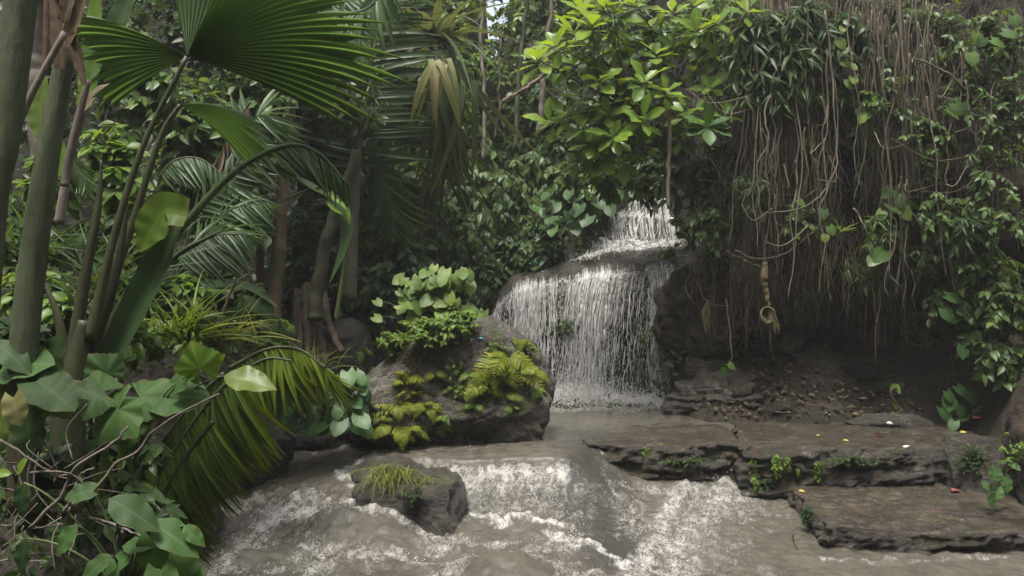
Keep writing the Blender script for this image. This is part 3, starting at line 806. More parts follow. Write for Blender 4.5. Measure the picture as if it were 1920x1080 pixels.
def build_strands():
    rg = np.random.default_rng(31)
    for (x0, x1, vx, vy, N, w, prof) in [(-0.30, 0.98, -0.10, 0.58, 170, .010, [.8, 1.1, 1, 1, .75, .9, .35, .25]), (0.97, 1.70, -0.42, 0.52, 105, .014, [.25, .8, 1, 1, .5, .2]),
                                          (1.55, 2.08, -0.35, 0.44, 30, .007, [.8, 1, .6, .5]), (2.02, 2.36, -0.08, 0.62, 46, .008, [.6, 1, 1, .6])]:
        a = Acc(); k = 0
        while k < N:
            u = rg.random()
            if rg.random() > np.interp(u, np.linspace(0, 1, len(prof)), prof) * (.15 + .95 * clump(x0 + (x1 - x0) * u)): continue
            k += 1
            t = np.linspace(rg.uniform(.24, .40), 1.0 if rg.random() < .75 else rg.uniform(.55, .95), 64)
            sd = rg.uniform(0, 90)
            p = fall_path(x0 + (x1 - x0) * u, t, vx + rg.normal(0, .07), vy + abs(rg.normal(0, .10)), lift=.025)
            fr = S(t, .3, .9)
            p[:, 0] += fr * .055 * fbm(t * 6, sd, .5, 3); p[:, 1] += fr * .04 * fbm(t * 6, sd, 9.5, 2)
            wd = np.clip(.55 + 1.0 * noise(t * 13, sd, 2.0) + .55 * noise(t * 34, sd, 5.0) - .28 * S(t, .35, 1), 0, 1.3)
            a.tube(p, w * (.35 + 1.5 * rg.random() ** 2.5) * wd * (.25 + .75 * S(np.arange(64), 0, 16)), 5, cap=False)
        a.build('water_strands', M['drops'], WF)
build_strands()

def build_upper():
    ys = np.linspace(11.95, 16.4, 190); u = np.linspace(-1, 1, 90)
    Y, U = np.meshgrid(ys, u, indexing='ij')
    xg = 1.95 + 0.36 * (Y - 12.7); w = np.interp(Y, [12.2, 12.7, 13.6, 15.3, 16.5], [1.35, 1.30, 1.05, 0.7, 0.6])
    X = xg + U * w
    raw = 1.72 + 0.62 * (Y - 12.6)
    st = raw + 0.13 * np.sin(Y * 6.5 + X * 1.2 + 1.5 * noise(X * 1.5, Y, 3.0)) * S(Y, 12.9, 13.3)
    Z = np.maximum(st, dome_lip(X) * 1.015) + 0.10 * fbm(X * 2.2, Y * 1.6, 2.0, 5) * S(Y, 12.3, 12.9) - 0.10 * np.abs(U) ** 3 - .35 * S(Y, 12.55, 11.95)
    a = Acc(); a.grid(np.stack([X * 1.0 + (X - xg) * .12, Y, Z - .02], -1)[::-1])
    tag(a.build('cascade_rock', M['rock_wet']), 'steep stepped wet rock bed under the foaming upper cascade', 'rock')
    t0 = thing('upper_cascade', 'foaming upper cascade rushing down the gully behind the waterfall lip', 'waterfall', (1.93, 12.7, 2.1))
    for L in range(2):
        dn = (0.98 + 0.35 * fbm(X * 1.8, Y * 1.2, 8.0 + L, 3) - 0.55 * S(U, 0.35, 1.0) * S(Y, 14.4, 12.8) - .45 * S(np.abs(U), .82, 1.0) - 0.35 * S(Y, 12.75, 12.4))
        a = Acc(); a.grid((np.stack([X, Y, Z + .03 + .035 * L + .03 * fbm(X * 8, Y * 8, L + 1.0, 3)], -1))[::-1], .5, np.stack([X + 3.3 * L, Y * .8 + L], -1)[::-1])
        o = a.build('water_sheet', M['curtain'], t0, attrs={'dens': dn[::-1]})
    rg = np.random.default_rng(3); a = Acc()
    for _ in range(40):
        u0 = np.clip(rg.normal(-.15, .5), -.95, .9); j0 = rg.integers(0, 120); n = rg.integers(20, 60)
        jj = np.arange(j0, min(j0 + n, 189)); uu = u0 + .12 * noise(jj * .08, u0 * 9, 3.0)
        ii = np.clip(((uu + 1) / 2 * 89).astype(int), 0, 89)
        p = np.stack([X[jj, ii], Y[jj, ii], Z[jj, ii] + .06 + .03 * rg.random()], -1)
        if len(p) > 8: a.tube(curve(p[::4], 40), .013 * rg.uniform(.3, 1.5) * np.clip(.5 + noise(np.arange(40) * .3, u0 * 50, 1.0), 0, 1.2), 5, cap=False)
    n = 2500; jj = rg.integers(5, 150, n); ii = np.clip(rg.normal(42, 22, n), 2, 87).astype(int)
    p = np.stack([X[jj, ii], Y[jj, ii], Z[jj, ii] + .04 + np.abs(rg.normal(0, .07, n))], -1); sz = rg.uniform(.003, .010, n)
    drops(a, p, rg.normal(size=(n, 3)) + np.array([0, -1, -.6]), sz * 1.8, sz)
    a.build('water_strands', M['drops'], t0)
build_upper()

# ------------------------------------------------------------------ ray casting onto what is built so far
from mathutils.bvhtree import BVHTree
BV = []
def bvh_add(o):
    me = o.data
    n = len(me.vertices); v = np.empty(n * 3, np.float32); me.vertices.foreach_get('co', v)
    v = v.reshape(-1, 3) + np.array(o.location)
    BV.append((o.name, BVHTree.FromPolygons(v.tolist(), [tuple(p.vertices) for p in me.polygons])))
for o in list(COL.objects):
    if o.type == 'MESH' and o.name.split('.')[0] in ('ground', 'cliff', 'boulder', 'rock', 'rock_ledge', 'rock_slab', 'waterfall_rock', 'stone'):
        bvh_add(o)
def cast(px, py, far=60):
    org = Vector((0, 0, CAMZ)); d = Vector(((px - 960) / FPX, 1, -(py - 540) / FPX)).normalized()
    best = None
    for nme, b in BV:
        loc, nor, i, dist = b.ray_cast(org, d, far)
        if loc is not None and (best is None or dist < best[2]): best = (np.array(loc), np.array(nor), dist)
    if best is None: return np.array(P(px, py, 14)), np.array([0, -1.0, 0.3])
    n = best[1] if np.dot(best[1], d) < 0 else -best[1]
    return best[0], n

# ------------------------------------------------------------------ leaf shapes
def leaf_tm(rows, cols, wf, fold=0.15, droop=0.12, notch=0.0, wav=0.0, tipfold=0.0):
    t = np.linspace(0, 1, rows)[:, None]; s = np.linspace(-1, 1, cols)[None]
    w = np.maximum(np.array([wf(a) for a in t[:, 0]]), 0.004)[:, None]
    x = t - notch * np.abs(s) ** 1.3 * (1 - t) ** 3
    y = s * w
    z = -droop * t ** 2 + fold * np.abs(s) * w + wav * np.sin(t * 17 + s * 2) * np.abs(s) * w
    x, y, z, t2, s2 = [np.broadcast_to(q, (rows, cols)) for q in (x, y, z, t, s)]
    i = np.arange(rows * cols).reshape(rows, cols)
    q = np.stack([i[:-1, :-1], i[1:, :-1], i[1:, 1:], i[:-1, 1:]], -1).reshape(-1, 4)
    return (np.stack([x, y, z], -1).reshape(-1, 3).copy(), q, np.stack([t2, s2], -1).reshape(-1, 2).copy())
sn = lambda x: math.sin(math.pi * min(max(x, 0), 1))
TM = {
    'small': leaf_tm(4, 3, lambda t: 0.24 * sn(t ** 0.8), 0.25, 0.18),
    'tiny': leaf_tm(3, 3, lambda t: 0.26 * sn(t), 0.3, 0.2),
    'oval': leaf_tm(7, 5, lambda t: 0.25 * sn(t ** 0.85), 0.22, 0.22, wav=0.10),
    'obov': leaf_tm(8, 5, lambda t: 0.20 * sn(t ** 1.45) + 0.012, 0.22, 0.16, wav=0.12),
    'lance': leaf_tm(5, 3, lambda t: 0.085 * sn(t ** 0.7), 0.3, 0.25),
    'heart': leaf_tm(7, 5, lambda t: 0.46 * sn(min(1, 0.18 + 0.82 * t)) ** 0.8, 0.12, 0.18, notch=0.28, wav=0.08),
    'bigoval': leaf_tm(14, 9, lambda t: 0.27 * sn(t ** 0.8) ** 0.9, 0.14, 0.26, wav=0.13),
    'bigheart': leaf_tm(14, 9, lambda t: 0.44 * sn(min(1, 0.15 + 0.85 * t)) ** 0.8, 0.10, 0.22, notch=0.26, wav=0.10),
    'strap': leaf_tm(10, 3, lambda t: 0.032 * (1 - t ** 3) + 0.002, 0.5, 0.75),
    'blade': leaf_tm(6, 3, lambda t: 0.02 * (1 - t ** 2) + 0.001, 0.3, 0.55),
    'leaflet': leaf_tm(6, 3, lambda t: 0.042 * sn(0.12 + 0.88 * t ** 0.9) + 0.002, 0.45, 0.3),
    'pinna': leaf_tm(4, 3, lambda t: 0.115 * sn(0.2 + 0.8 * t), 0.2, 0.22),
}
def lobed_tm(lobes=5, nr=7, nc=41, depth=0.24, droop=0.25):
    th = np.linspace(-2.75, 2.75, nc); r = np.linspace(0.02, 1, nr)
    prof = (1 - depth * np.abs(np.sin(th * lobes / 2.0 * 0.92)) ** 0.8) * (0.62 + 0.38 * np.cos(th * 0.5)) * (1 + 0.04 * np.sin(th * 21))
    R = r[:, None] * prof[None] * 0.62
    x = R * np.cos(th)[None] + 0.0; y = R * np.sin(th)[None]
    z = -droop * R ** 2 * 1.6 + 0.05 * np.cos(th * lobes)[None] * R + 0.03 * np.sin(th * 9)[None] * r[:, None] ** 2
    i = np.arange(nr * nc).reshape(nr, nc)
    q = np.stack([i[:-1, :-1], i[1:, :-1], i[1:, 1:], i[:-1, 1:]], -1).reshape(-1, 4)
    seam = np.broadcast_to(((th * lobes / 2.0 * 0.92) / np.pi + 0.5) % 1.0 - 0.5, (nr, nc))
    uv = np.stack([np.broadcast_to(r[:, None], (nr, nc)), np.abs(np.abs(seam))], -1)
    return (np.stack([x, y, z], -1).reshape(-1, 3).copy(), q, uv.reshape(-1, 2).copy())
TM['lobed'] = lobed_tm()

# leaf colours: dark, middle, bright, now and then yellowed
LM = {
    'ficus': leaf_mat('ficus_leaf', [(0.022, 0.046, 0.013), (0.042, 0.082, 0.021), (0.064, 0.114, 0.027), (0.095, 0.150, 0.034)], 0.38, 0.25, rib=0.25),
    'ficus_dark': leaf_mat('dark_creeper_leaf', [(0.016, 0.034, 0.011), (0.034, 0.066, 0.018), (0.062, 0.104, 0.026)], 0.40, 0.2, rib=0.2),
    'bright': leaf_mat('bright_leaf', [(0.045, 0.095, 0.018), (0.075, 0.140, 0.022), (0.105, 0.185, 0.028), (0.14, 0.21, 0.03)], 0.36, 0.38, rib=0.35, veins=0.10),
    'shrub': leaf_mat('shrub_leaf', [(0.045, 0.092, 0.018), (0.085, 0.155, 0.024), (0.13, 0.215, 0.028), (0.19, 0.27, 0.03)], 0.30, 0.36, rib=0.5, veins=0.16),
    'mid': leaf_mat('mid_leaf', [(0.026, 0.060, 0.016), (0.045, 0.095, 0.022), (0.068, 0.128, 0.028), (0.12, 0.16, 0.03)], 0.36, 0.3, rib=0.3),
    'heart': leaf_mat('heart_leaf', [(0.028, 0.070, 0.022), (0.045, 0.105, 0.030), (0.070, 0.140, 0.036)], 0.42, 0.28, rib=0.4, veins=0.2, spec=0.25),
    'big': leaf_mat('broad_leaf', [(0.032, 0.072, 0.022), (0.052, 0.108, 0.030), (0.076, 0.142, 0.036)], 0.62, 0.3, rib=0.35, veins=0.22),
    'big_dark': leaf_mat('dark_broad_leaf', [(0.014, 0.031, 0.011), (0.025, 0.052, 0.017), (0.039, 0.074, 0.023)], 0.55, 0.22, rib=0.3, veins=0.2, spec=.15),
    'palm': leaf_mat('palm_leaf', [(0.018, 0.040, 0.014), (0.034, 0.068, 0.022), (0.056, 0.100, 0.030)], 0.36, 0.3, rib=0.3),
    'fan': leaf_mat('fan_leaf', [(0.022, 0.050, 0.012), (0.034, 0.070, 0.016)], 0.4, 0.5, rib=0.0, tcol=(0.13, 0.23, 0.03)),
    'mossy': leaf_mat('mossy_frond', [(0.034, 0.066, 0.008), (0.062, 0.108, 0.011), (0.12, 0.165, 0.014)], 0.42, 0.3, rib=0.25),
    'fern': leaf_mat('yellow_fern', [(0.085, 0.125, 0.012), (0.15, 0.19, 0.016), (0.24, 0.25, 0.02)], 0.5, 0.42, rib=0.2),
    'weed': leaf_mat('weed_leaf', [(0.060, 0.110, 0.020), (0.095, 0.160, 0.026), (0.14, 0.20, 0.032)], 0.45, 0.35, rib=0.2),
    'grass': leaf_mat('grass_blade', [(0.075, 0.110, 0.018), (0.12, 0.155, 0.022), (0.20, 0.20, 0.05)], 0.5, 0.35, rib=0.3),
    'strap': leaf_mat('strap_leaf', [(0.040, 0.062, 0.028), (0.065, 0.092, 0.042), (0.11, 0.125, 0.065)], 0.42, 0.25, rib=0.35),
    'pale': leaf_mat('yellowing_strap_leaf', [(0.15, 0.17, 0.06), (0.22, 0.22, 0.09), (0.28, 0.24, 0.13)], 0.5, 0.3, rib=0.3),
    'bamboo': leaf_mat('narrow_leaf', [(0.020, 0.045, 0.016), (0.034, 0.068, 0.020), (0.060, 0.100, 0.024)], 0.4, 0.28, rib=0.25),
    'dry': leaf_mat('dry_leaf', [(0.060, 0.044, 0.028), (0.095, 0.068, 0.042), (0.125, 0.098, 0.064)], 0.7, 0.05, rib=0.3, spec=.1),
    'litter_red': leaf_mat('fallen_red_leaf', [(0.22, 0.06, 0.05), (0.30, 0.10, 0.09)], 0.45, 0.1, rib=0.3),
    'litter_yellow': leaf_mat('fallen_yellow_leaf', [(0.30, 0.26, 0.05), (0.40, 0.34, 0.08)], 0.5, 0.15, rib=0.3),
    'moss': leaf_mat('moss_leaf', [(0.012, 0.028, 0.010), (0.024, 0.05, 0.014), (0.045, 0.08, 0.018)], 0.55, 0.2, rib=0.0),
}
BK = {
    'twig': bark_mat('twig_bark', (0.030, 0.020, 0.013), (0.085, 0.062, 0.042)),
    'green_stem': bark_mat('green_stem', (0.030, 0.050, 0.014), (0.070, 0.100, 0.030), 10, 0.5),
    'stalk': bark_mat('palm_stalk', (0.040, 0.052, 0.028), (0.095, 0.112, 0.062), 9, 0.5, rings=.18),
    'stalk_dark': bark_mat('dark_petiole', (0.022, 0.026, 0.012), (0.055, 0.058, 0.028), 8, 0.5),
    'brown': bark_mat('brown_trunk', (0.055, 0.036, 0.024), (0.17, 0.115, 0.078), 16, 0.8, moss=(0.05, 0.06, 0.03)),
    'red': bark_mat('reddish_trunk', (0.060, 0.030, 0.020), (0.15, 0.080, 0.052), 16, 0.8),
    'mossy': bark_mat('mossy_trunk', (0.035, 0.036, 0.020), (0.11, 0.11, 0.07), 12, 0.8, moss=(0.05, 0.075, 0.02)),
    'root': bark_mat('aerial_root', (0.028, 0.022, 0.014), (0.145, 0.117, 0.080), 22, 0.75),
    'root_pale': bark_mat('pale_aerial_root', (0.055, 0.046, 0.033), (0.19, 0.162, 0.120), 22, 0.7),
    'root_dark': bark_mat('dark_aerial_root', (0.030, 0.021, 0.015), (0.10, 0.075, 0.052), 22, 0.8),
    'fibre': bark_mat('yellow_fibre', (0.045, 0.036, 0.018), (0.125, 0.10, 0.05), 26, 0.8),
    'dead': bark_mat('dead_grey_wood', (0.055, 0.045, 0.036), (0.16, 0.138, 0.112), 20, 0.8),
}
UP = np.array([0, 0, 1.0]); CAMD = np.array([0, -1.0, 0])

# ------------------------------------------------------------------ plant builders
def spray_bush(name, label, cat, c, R, nt_, lpt, ll, lm, tm='small', droop=0.45, hang=0.0, root=None, group=None, stem='twig', b=0.5, bv=0.25,
               tw=0.008, face=0.5, up=0.25, seed=None, start=0.3, kind=None, arch=0.3):
    c = np.asarray(c, float); R = np.asarray(R, float)
    rg = np.random.default_rng(int(abs(c[0] * 131 + c[2] * 717 + c[1] * 31) * 10) % 99991 if seed is None else seed)
    root = c + np.array([0, 0.55 * R[1], -0.35 * R[2]]) if root is None else np.asarray(root, float)
    d = rg.normal(size=(nt_, 3)) + face * CAMD + up * UP
    d = unit(d)
    end = c + d * R * (0.45 + 0.6 * rg.random((nt_, 1)) ** 0.6)
    end[:, 2] -= hang * R[2] * rg.random(nt_)
    mid = 0.5 * (root + end) + UP * arch * np.linalg.norm(end - root, axis=1)[:, None] + rg.normal(size=(nt_, 3)) * 0.12 * R
    n = 8
    t = np.linspace(0, 1, n)[None, :, None]
    C = (1 - t) ** 2 * root + 2 * t * (1 - t) * mid[:, None] + t * t * end[:, None]
    if hang: C[..., 2] -= hang * 0.35 * R[2] * (t[..., 0] ** 3)
    sN = nt_ * lpt
    k = np.repeat(np.arange(nt_), lpt)
    s = np.clip(start + (1 - start) * ((np.tile(np.arange(lpt), nt_) + rg.random(sN)) / lpt), 0, 0.999)
    f = s * (n - 1); i = f.astype(int); fr = (f - i)[:, None]
    base = C[k, i] * (1 - fr) + C[k, np.minimum(i + 1, n - 1)] * fr
    tan = unit(C[k, np.minimum(i + 1, n - 1)] - C[k, i])
    side = unit(np.cross(tan, UP + 0.3 * rg.normal(size=(sN, 3))))
    sg = np.where(np.tile(np.arange(lpt), nt_) % 2 == 0, 1.0, -1.0)[:, None]
    a = unit(0.55 * tan + 0.85 * sg * side + 0.28 * rg.normal(size=(sN, 3)) - droop * UP)
    nn = unit(0.9 * UP + 0.45 * CAMD + 0.35 * unit(base - c) + 0.38 * rg.normal(size=(sN, 3)))
    acc = Acc()
    acc.leaves(TM[tm], base, a, nn, ll * rg.uniform(0.6, 1.15, sN), rg.uniform(0.85, 1.15, sN), np.clip(rg.normal(b, bv, sN), 0, 1))
    t0 = thing(name, label, cat, root, group)
    acc.build('foliage', LM[lm], t0)
    st = Acc()
    for q in range(nt_): st.tube(C[q], np.linspace(tw, tw * 0.35, n), 4, rg.random())
    st.build('stem', BK[stem], t0)
    if kind: t0['kind'] = kind
    return t0

def pinnate(parent, pts, nl, ll, lm, up=UP, ang=55, droop=0.35, stem='stalk_dark', rad=(0.02, 0.004), tm='leaflet', start=0.25, b=0.5, name='frond', wd=1.0, taper=True, n=40, side_only=0, dirv=None):
    """One feather frond: rachis (a child) with its leaflets as a mesh of their own."""
    C = curve(pts, n); rg = np.random.default_rng(int(abs(C[0, 0] * 977 + C[-1, 2] * 613) * 10) % 99991)
    fo = Acc()
    for sg in ((1, -1) if side_only == 0 else (side_only,)):
        s = np.linspace(start, 0.995, nl) + rg.normal(0, 0.003, nl)
        f = np.clip(s, 0, 0.999) * (n - 1); i = f.astype(int); fr = (f - i)[:, None]
        base = C[i] * (1 - fr) + C[np.minimum(i + 1, n - 1)] * fr
        tan = unit(C[np.minimum(i + 1, n - 1)] - C[i])
        upv = np.broadcast_to(up, tan.shape); side = unit(np.cross(tan, upv)) * sg
        A = math.radians(ang) * (1 - 0.45 * s)[:, None]
        a = unit(np.cos(A) * tan + np.sin(A) * side + 0.10 * rg.normal(size=(nl, 3)) - droop * UP)
        if dirv is not None: a = unit(0.75 * np.asarray(dirv) + 0.25 * a + 0.12 * rg.normal(size=(nl, 3)))
        L = ll * ((np.sin(np.pi * np.clip(0.22 + 0.78 * (s - start) / (1 - start), 0, 1)) ** 0.7 * 0.8 + 0.25) if taper else 1.0) * rg.uniform(0.8 if taper else .95, 1.12 if taper else 1.03, nl)
        nn = unit(np.cross(a, tan) * sg * -1 + 0.15 * rg.normal(size=(nl, 3)))
        nn = np.where((nn @ np.asarray(up))[:, None] < 0, -nn, nn)
        fo.leaves(TM[tm], base, a, nn, L, wd, np.clip(rg.normal(b, 0.22, nl), 0, 1))
    fr_ = fo.build(name, LM[lm], parent)
    st = Acc(); st.tube(C, np.linspace(rad[0], rad[1], n), 6)
    so = st.build('rachis', BK[stem], fr_)
    return fr_

def fan_leaf(parent, hub, axis, nrm, R, spread, nseg, lm='fan', pleat=0.035, droop=0.25, name='leaf_blade', split=0.7):
    a = unit(np.asarray(axis, float)); n_ = unit(np.asarray(nrm, float) - a * np.dot(nrm, a)); b_ = np.cross(n_, a)
    nc = nseg * 4 + 1; nr = 14
    th = np.linspace(-spread, spread, nc); r = np.linspace(0.03, 1, nr)
    ph = (np.arange(nc) % 4)
    outer = np.where(ph == 2, 1.0, np.where(ph == 0, split, 0.5 * (1 + split))) * (0.86 + 0.14 * np.cos(th)) * (1 + 0.06 * np.sin(th * 5.3))
    sg = np.random.default_rng(int(R * 1000) + nseg); sl = 1 + .16 * (sg.random(nseg + 1) - .65); sz_ = sg.normal(0, .035, nseg + 1)
    si = np.minimum(np.arange(nc) // 4, nseg); outer = outer * sl[si]
    RR = r[:, None] * outer[None]
    z = sz_[si][None] * np.clip(RR - .55, 0, 1) * 2 + np.where(ph == 2, pleat, np.where(ph == 0, -pleat, 0))[None] * np.sqrt(RR) - droop * RR ** 2 + 0.05 * np.sin(th * 3.1)[None] * RR
    G = np.asarray(hub) + R * (RR[..., None] * (np.cos(th)[None, :, None] * a + np.sin(th)[None, :, None] * b_) + z[..., None] * n_)
    G = G - UP * (0.12 * R * RR[..., None] ** 3)
    rr = np.broadcast_to(np.where(ph == 2, 0.9, np.where(ph == 0, 0.05, 0.5))[None], (nr, nc))
    acc = Acc(); acc.grid(G, rr, np.stack(np.broadcast_arrays(r[:, None], th[None]), -1))
    return acc.build(name, LM[lm], parent)

def tube_obj(name, mat, pts, rad, parent=None, sides=8, n=30, wig=0.0, seed=0):
    C = curve(pts, n)
    if wig:
        q = np.arange(n) * 0.35 + seed * 3.1
        C = C + wig * np.stack([noise(q, seed, 0.3), noise(q, seed + 5, 0.7), 0.3 * noise(q, seed + 9, .1)], -1)
    rr = np.interp(np.linspace(0, 1, n), np.linspace(0, 1, len(rad)), rad)
    a = Acc(); a.tube(C, rr, sides)
    return a.build(name, BK[mat], parent)

def pp(lst, Y):
    """pixel triples / pairs to points; Y the default distance."""
    return [P(q[0], q[1], q[2] if len(q) > 2 else Y) for q in lst]

def fern(label, base, nrm, size, nf, lm='fern', group=None, droop=1.0, name='fern', b=0.5):
    rg = np.random.default_rng(int(abs(base[0] * 777 + base[2] * 333) * 100) % 99991)
    t0 = thing(name, label, 'fern', base, group)
    nrm = unit(nrm)
    sx = unit(np.cross(UP, nrm) + 1e-6)
    for k in range(nf):
        ang = (k + 0.5 * rg.random()) / nf * 2.2 * np.pi / 2 - 1.1 * np.pi / 2 + rg.normal(0, 0.2)
        d0 = unit(0.5 * nrm + (0.15 + .45 * math.cos(ang)) * UP * rg.uniform(-.3, 1) + 1.25 * math.sin(ang) * sx + 0.12 * rg.normal(size=3))
        L = 1.3 * size * rg.uniform(0.6, 1.1)
        p1 = base + d0 * L * 0.5; p2 = base + d0 * L * 0.75 + np.array([0, 0, -1]) * L * rg.uniform(0.35, 0.8) * droop + sx * math.sin(ang) * L * 0.25
        C = bez(base, p1, p2, 16)
        s = np.linspace(0.15, 1, 15); i = (s * 14.99).astype(int)
        tan = unit(np.gradient(C, axis=0))[i]
        acc = Acc()
        nl = unit(np.cross(tan, np.cross(UP * 0.6 + nrm * 0.6, tan)))
        for sg in (1, -1):
            side = np.cross(tan, nl) * sg
            a = unit(0.5 * tan + side + 0.1 * rg.normal(size=(15, 3)) - 0.15 * UP)
            acc.leaves(TM['pinna'], C[i], a, nl + 0.15 * rg.normal(size=(15, 3)), L * 0.34 * (np.sin(np.pi * np.clip(0.3 + 0.72 * s, 0, 1)) * 0.8 + 0.12), 1.0, np.clip(rg.normal(b, 0.2, 15), 0, 1))
        acc.tube(C, np.linspace(0.003, 0.001, 16), 4, 0.3)
        acc.build('frond', LM[lm], t0)
    return t0

def grass_tuft(name, label, base, nrm, n, L, lm='grass', fall=0.6, spread=0.12, tm='blade', cat='grass tuft', wd=1.0, group=None, outv=0.7):
    rg = np.random.default_rng(int(abs(base[0] * 777 + base[2] * 333) * 100) % 99991)
    t0 = thing(name, label, cat, base, group)
    sx = unit(np.cross(UP, nrm) + 1e-6)
    p = base + sx * rg.normal(0, spread, (n, 1)) + UP * rg.normal(0, spread * 0.35, (n, 1)) + unit(nrm) * 0.01
    a = unit(outv * unit(nrm) + (0.65 - fall) * UP + 0.55 * rg.normal(size=(n, 1)) * sx + 0.2 * rg.normal(size=(n, 3)))
    nn = unit(UP + 0.5 * unit(nrm) + 0.2 * rg.normal(size=(n, 3)))
    acc = Acc(); acc.leaves(TM[tm], p, a, nn, L * rg.uniform(0.5, 1.15, n), wd, rg.random(n))
    acc.build('blades', LM[lm], t0)
    return t0

def one_leaf(parent, base, a, n, size, tm, lm, width=1.0, petiole_from=None, rnd=None, prad=0.006, name='leaf', stem='green_stem'):
    acc = Acc(); acc.leaves(TM[tm], np.asarray(base)[None], np.asarray(a)[None], np.asarray(n)[None], np.array([size]), width, np.array([random.random() if rnd is None else rnd]))
    o = acc.build(name, LM[lm], parent)
    if petiole_from is not None:
        st = Acc(); p0 = np.asarray(petiole_from); mid = 0.5 * (p0 + base) + UP * 0.25 * np.linalg.norm(base - p0)
        st.tube(bez(p0, mid, np.asarray(base), 12), np.linspace(prad, prad * 0.6, 12), 6)
        st.build('petiole', BK[stem], o)
    return o

def scr(dx, dy, away=0.0):
    """a direction given as it looks from the stream: dx across, dy upwards, away from the viewer."""
    return unit(np.array([dx, away, dy], float))

# ------------------------------------------------------------------ undergrowth that clothes the slopes
def build_undergrowth():
    acc = Acc()
    def sow(n, x0, x1, y0, y1, ll, tm, mask=None, lift=0.10, b=0.35, bv=0.2):
        x = RG.uniform(x0, x1, n); y = RG.uniform(y0, y1, n)
        z = ground_h(x, y)
        e = 0.1
        gx = (ground_h(x + e, y) - ground_h(x - e, y)) / (2 * e); gy = (ground_h(x, y + e) - ground_h(x, y - e)) / (2 * e)
        N = unit(np.column_stack([-gx, -gy, np.ones(n)]))
        k = (fbm(x * 0.9, y * 0.9, 3.0, 3) > -0.35)
        if mask is not None: k &= mask(x, y, z)
        xg = 2.0 + 0.33 * (y - 12.7)
        k &= ~((np.abs(x - xg) < 1.0) & (y > 12.2) & (y < 15))
        p = np.column_stack([x, y, z])[k]; N = N[k]; m = len(p)
        p = p + N * np.abs(RG.normal(0, lift, (m, 1)))
        a = unit(0.4 * N + RG.normal(size=(m, 3)) * 0.7 - 0.5 * UP)
        acc.leaves(TM[tm], p, a, unit(0.7 * UP + 0.5 * N + 0.4 * RG.normal(size=(m, 3))), ll * RG.uniform(0.5, 1.3, m), 1.0, np.clip(RG.normal(b, bv, m), 0, 1))
    sow(26000, -9, 3.6, 10.6, 16.5, 0.13, 'small', lift=0.22)
    sow(9000, -9, -2.0, 5.0, 11.0, 0.11, 'small', mask=lambda x, y, z: z > 0.05, lift=0.12)
    sow(3000, -4, -1.2, 1.6, 5.5, 0.09, 'small', mask=lambda x, y, z: z > -0.2, lift=0.08)
    tag(acc.build('undergrowth', LM['ficus_dark']), 'dark low leaves covering the earth of the slopes and banks', 'undergrowth', kind='stuff')
build_undergrowth()

# ------------------------------------------------------------------ creeper clumps on the slope behind the stream
def slope_bush(px, py, rpx, lm, tm, ll, label, nt_=26, lpt=13, droop=0.6, hang=0.5, off=0.25, b=0.5, asp=1.0, cat='creeper', name='creeper_clump', Y=None, **kw):
    Y = (hit(px, py) if Y is None else Y) - off
    r = rpx / FPX * Y
    return spray_bush(name, label, cat, P(px, py, Y), (r, r * 0.55, r * asp), nt_, lpt, ll, lm, tm, droop=droop, hang=hang, b=b,
                      group='creepers and bushes on the slope', **kw)
cols = [(600, 'behind the leaning mossy trunk'), (690, 'around the feather palm frond'), (775, 'behind the strap-leaved crown'), (865, 'between strap-leaved crown and sky gap'),
        (950, 'straight below the pale sky gap'), (1035, 'behind the tips of the broad-leaved shrub'), (1120, 'behind the broad-leaved shrub')]
rows = [(15, 'at the slope top'), (100, 'high on the slope'), (185, 'on the upper slope'), (265, 'midway up the slope'), (345, 'on the lower slope'), (420, 'low on the slope'), (490, 'at the foot of the slope')]
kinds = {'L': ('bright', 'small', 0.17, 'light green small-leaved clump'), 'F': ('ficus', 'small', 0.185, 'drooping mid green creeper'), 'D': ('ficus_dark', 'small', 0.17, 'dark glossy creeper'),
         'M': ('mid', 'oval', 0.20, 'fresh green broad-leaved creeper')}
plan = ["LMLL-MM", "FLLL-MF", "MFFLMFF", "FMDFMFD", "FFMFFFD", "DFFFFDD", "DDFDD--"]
rg_ = np.random.default_rng(3)
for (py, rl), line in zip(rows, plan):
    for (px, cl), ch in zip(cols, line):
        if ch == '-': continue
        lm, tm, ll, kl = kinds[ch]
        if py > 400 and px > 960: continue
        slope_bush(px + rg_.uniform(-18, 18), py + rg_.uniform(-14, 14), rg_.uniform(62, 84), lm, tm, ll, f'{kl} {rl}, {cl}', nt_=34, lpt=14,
                   hang=0.75 if ch == 'F' else 0.45, droop=0.85 if ch == 'F' else 0.5, b=(0.5 if py > 220 else 0.68) + 0.22 * rg_.normal(), off=0.30)
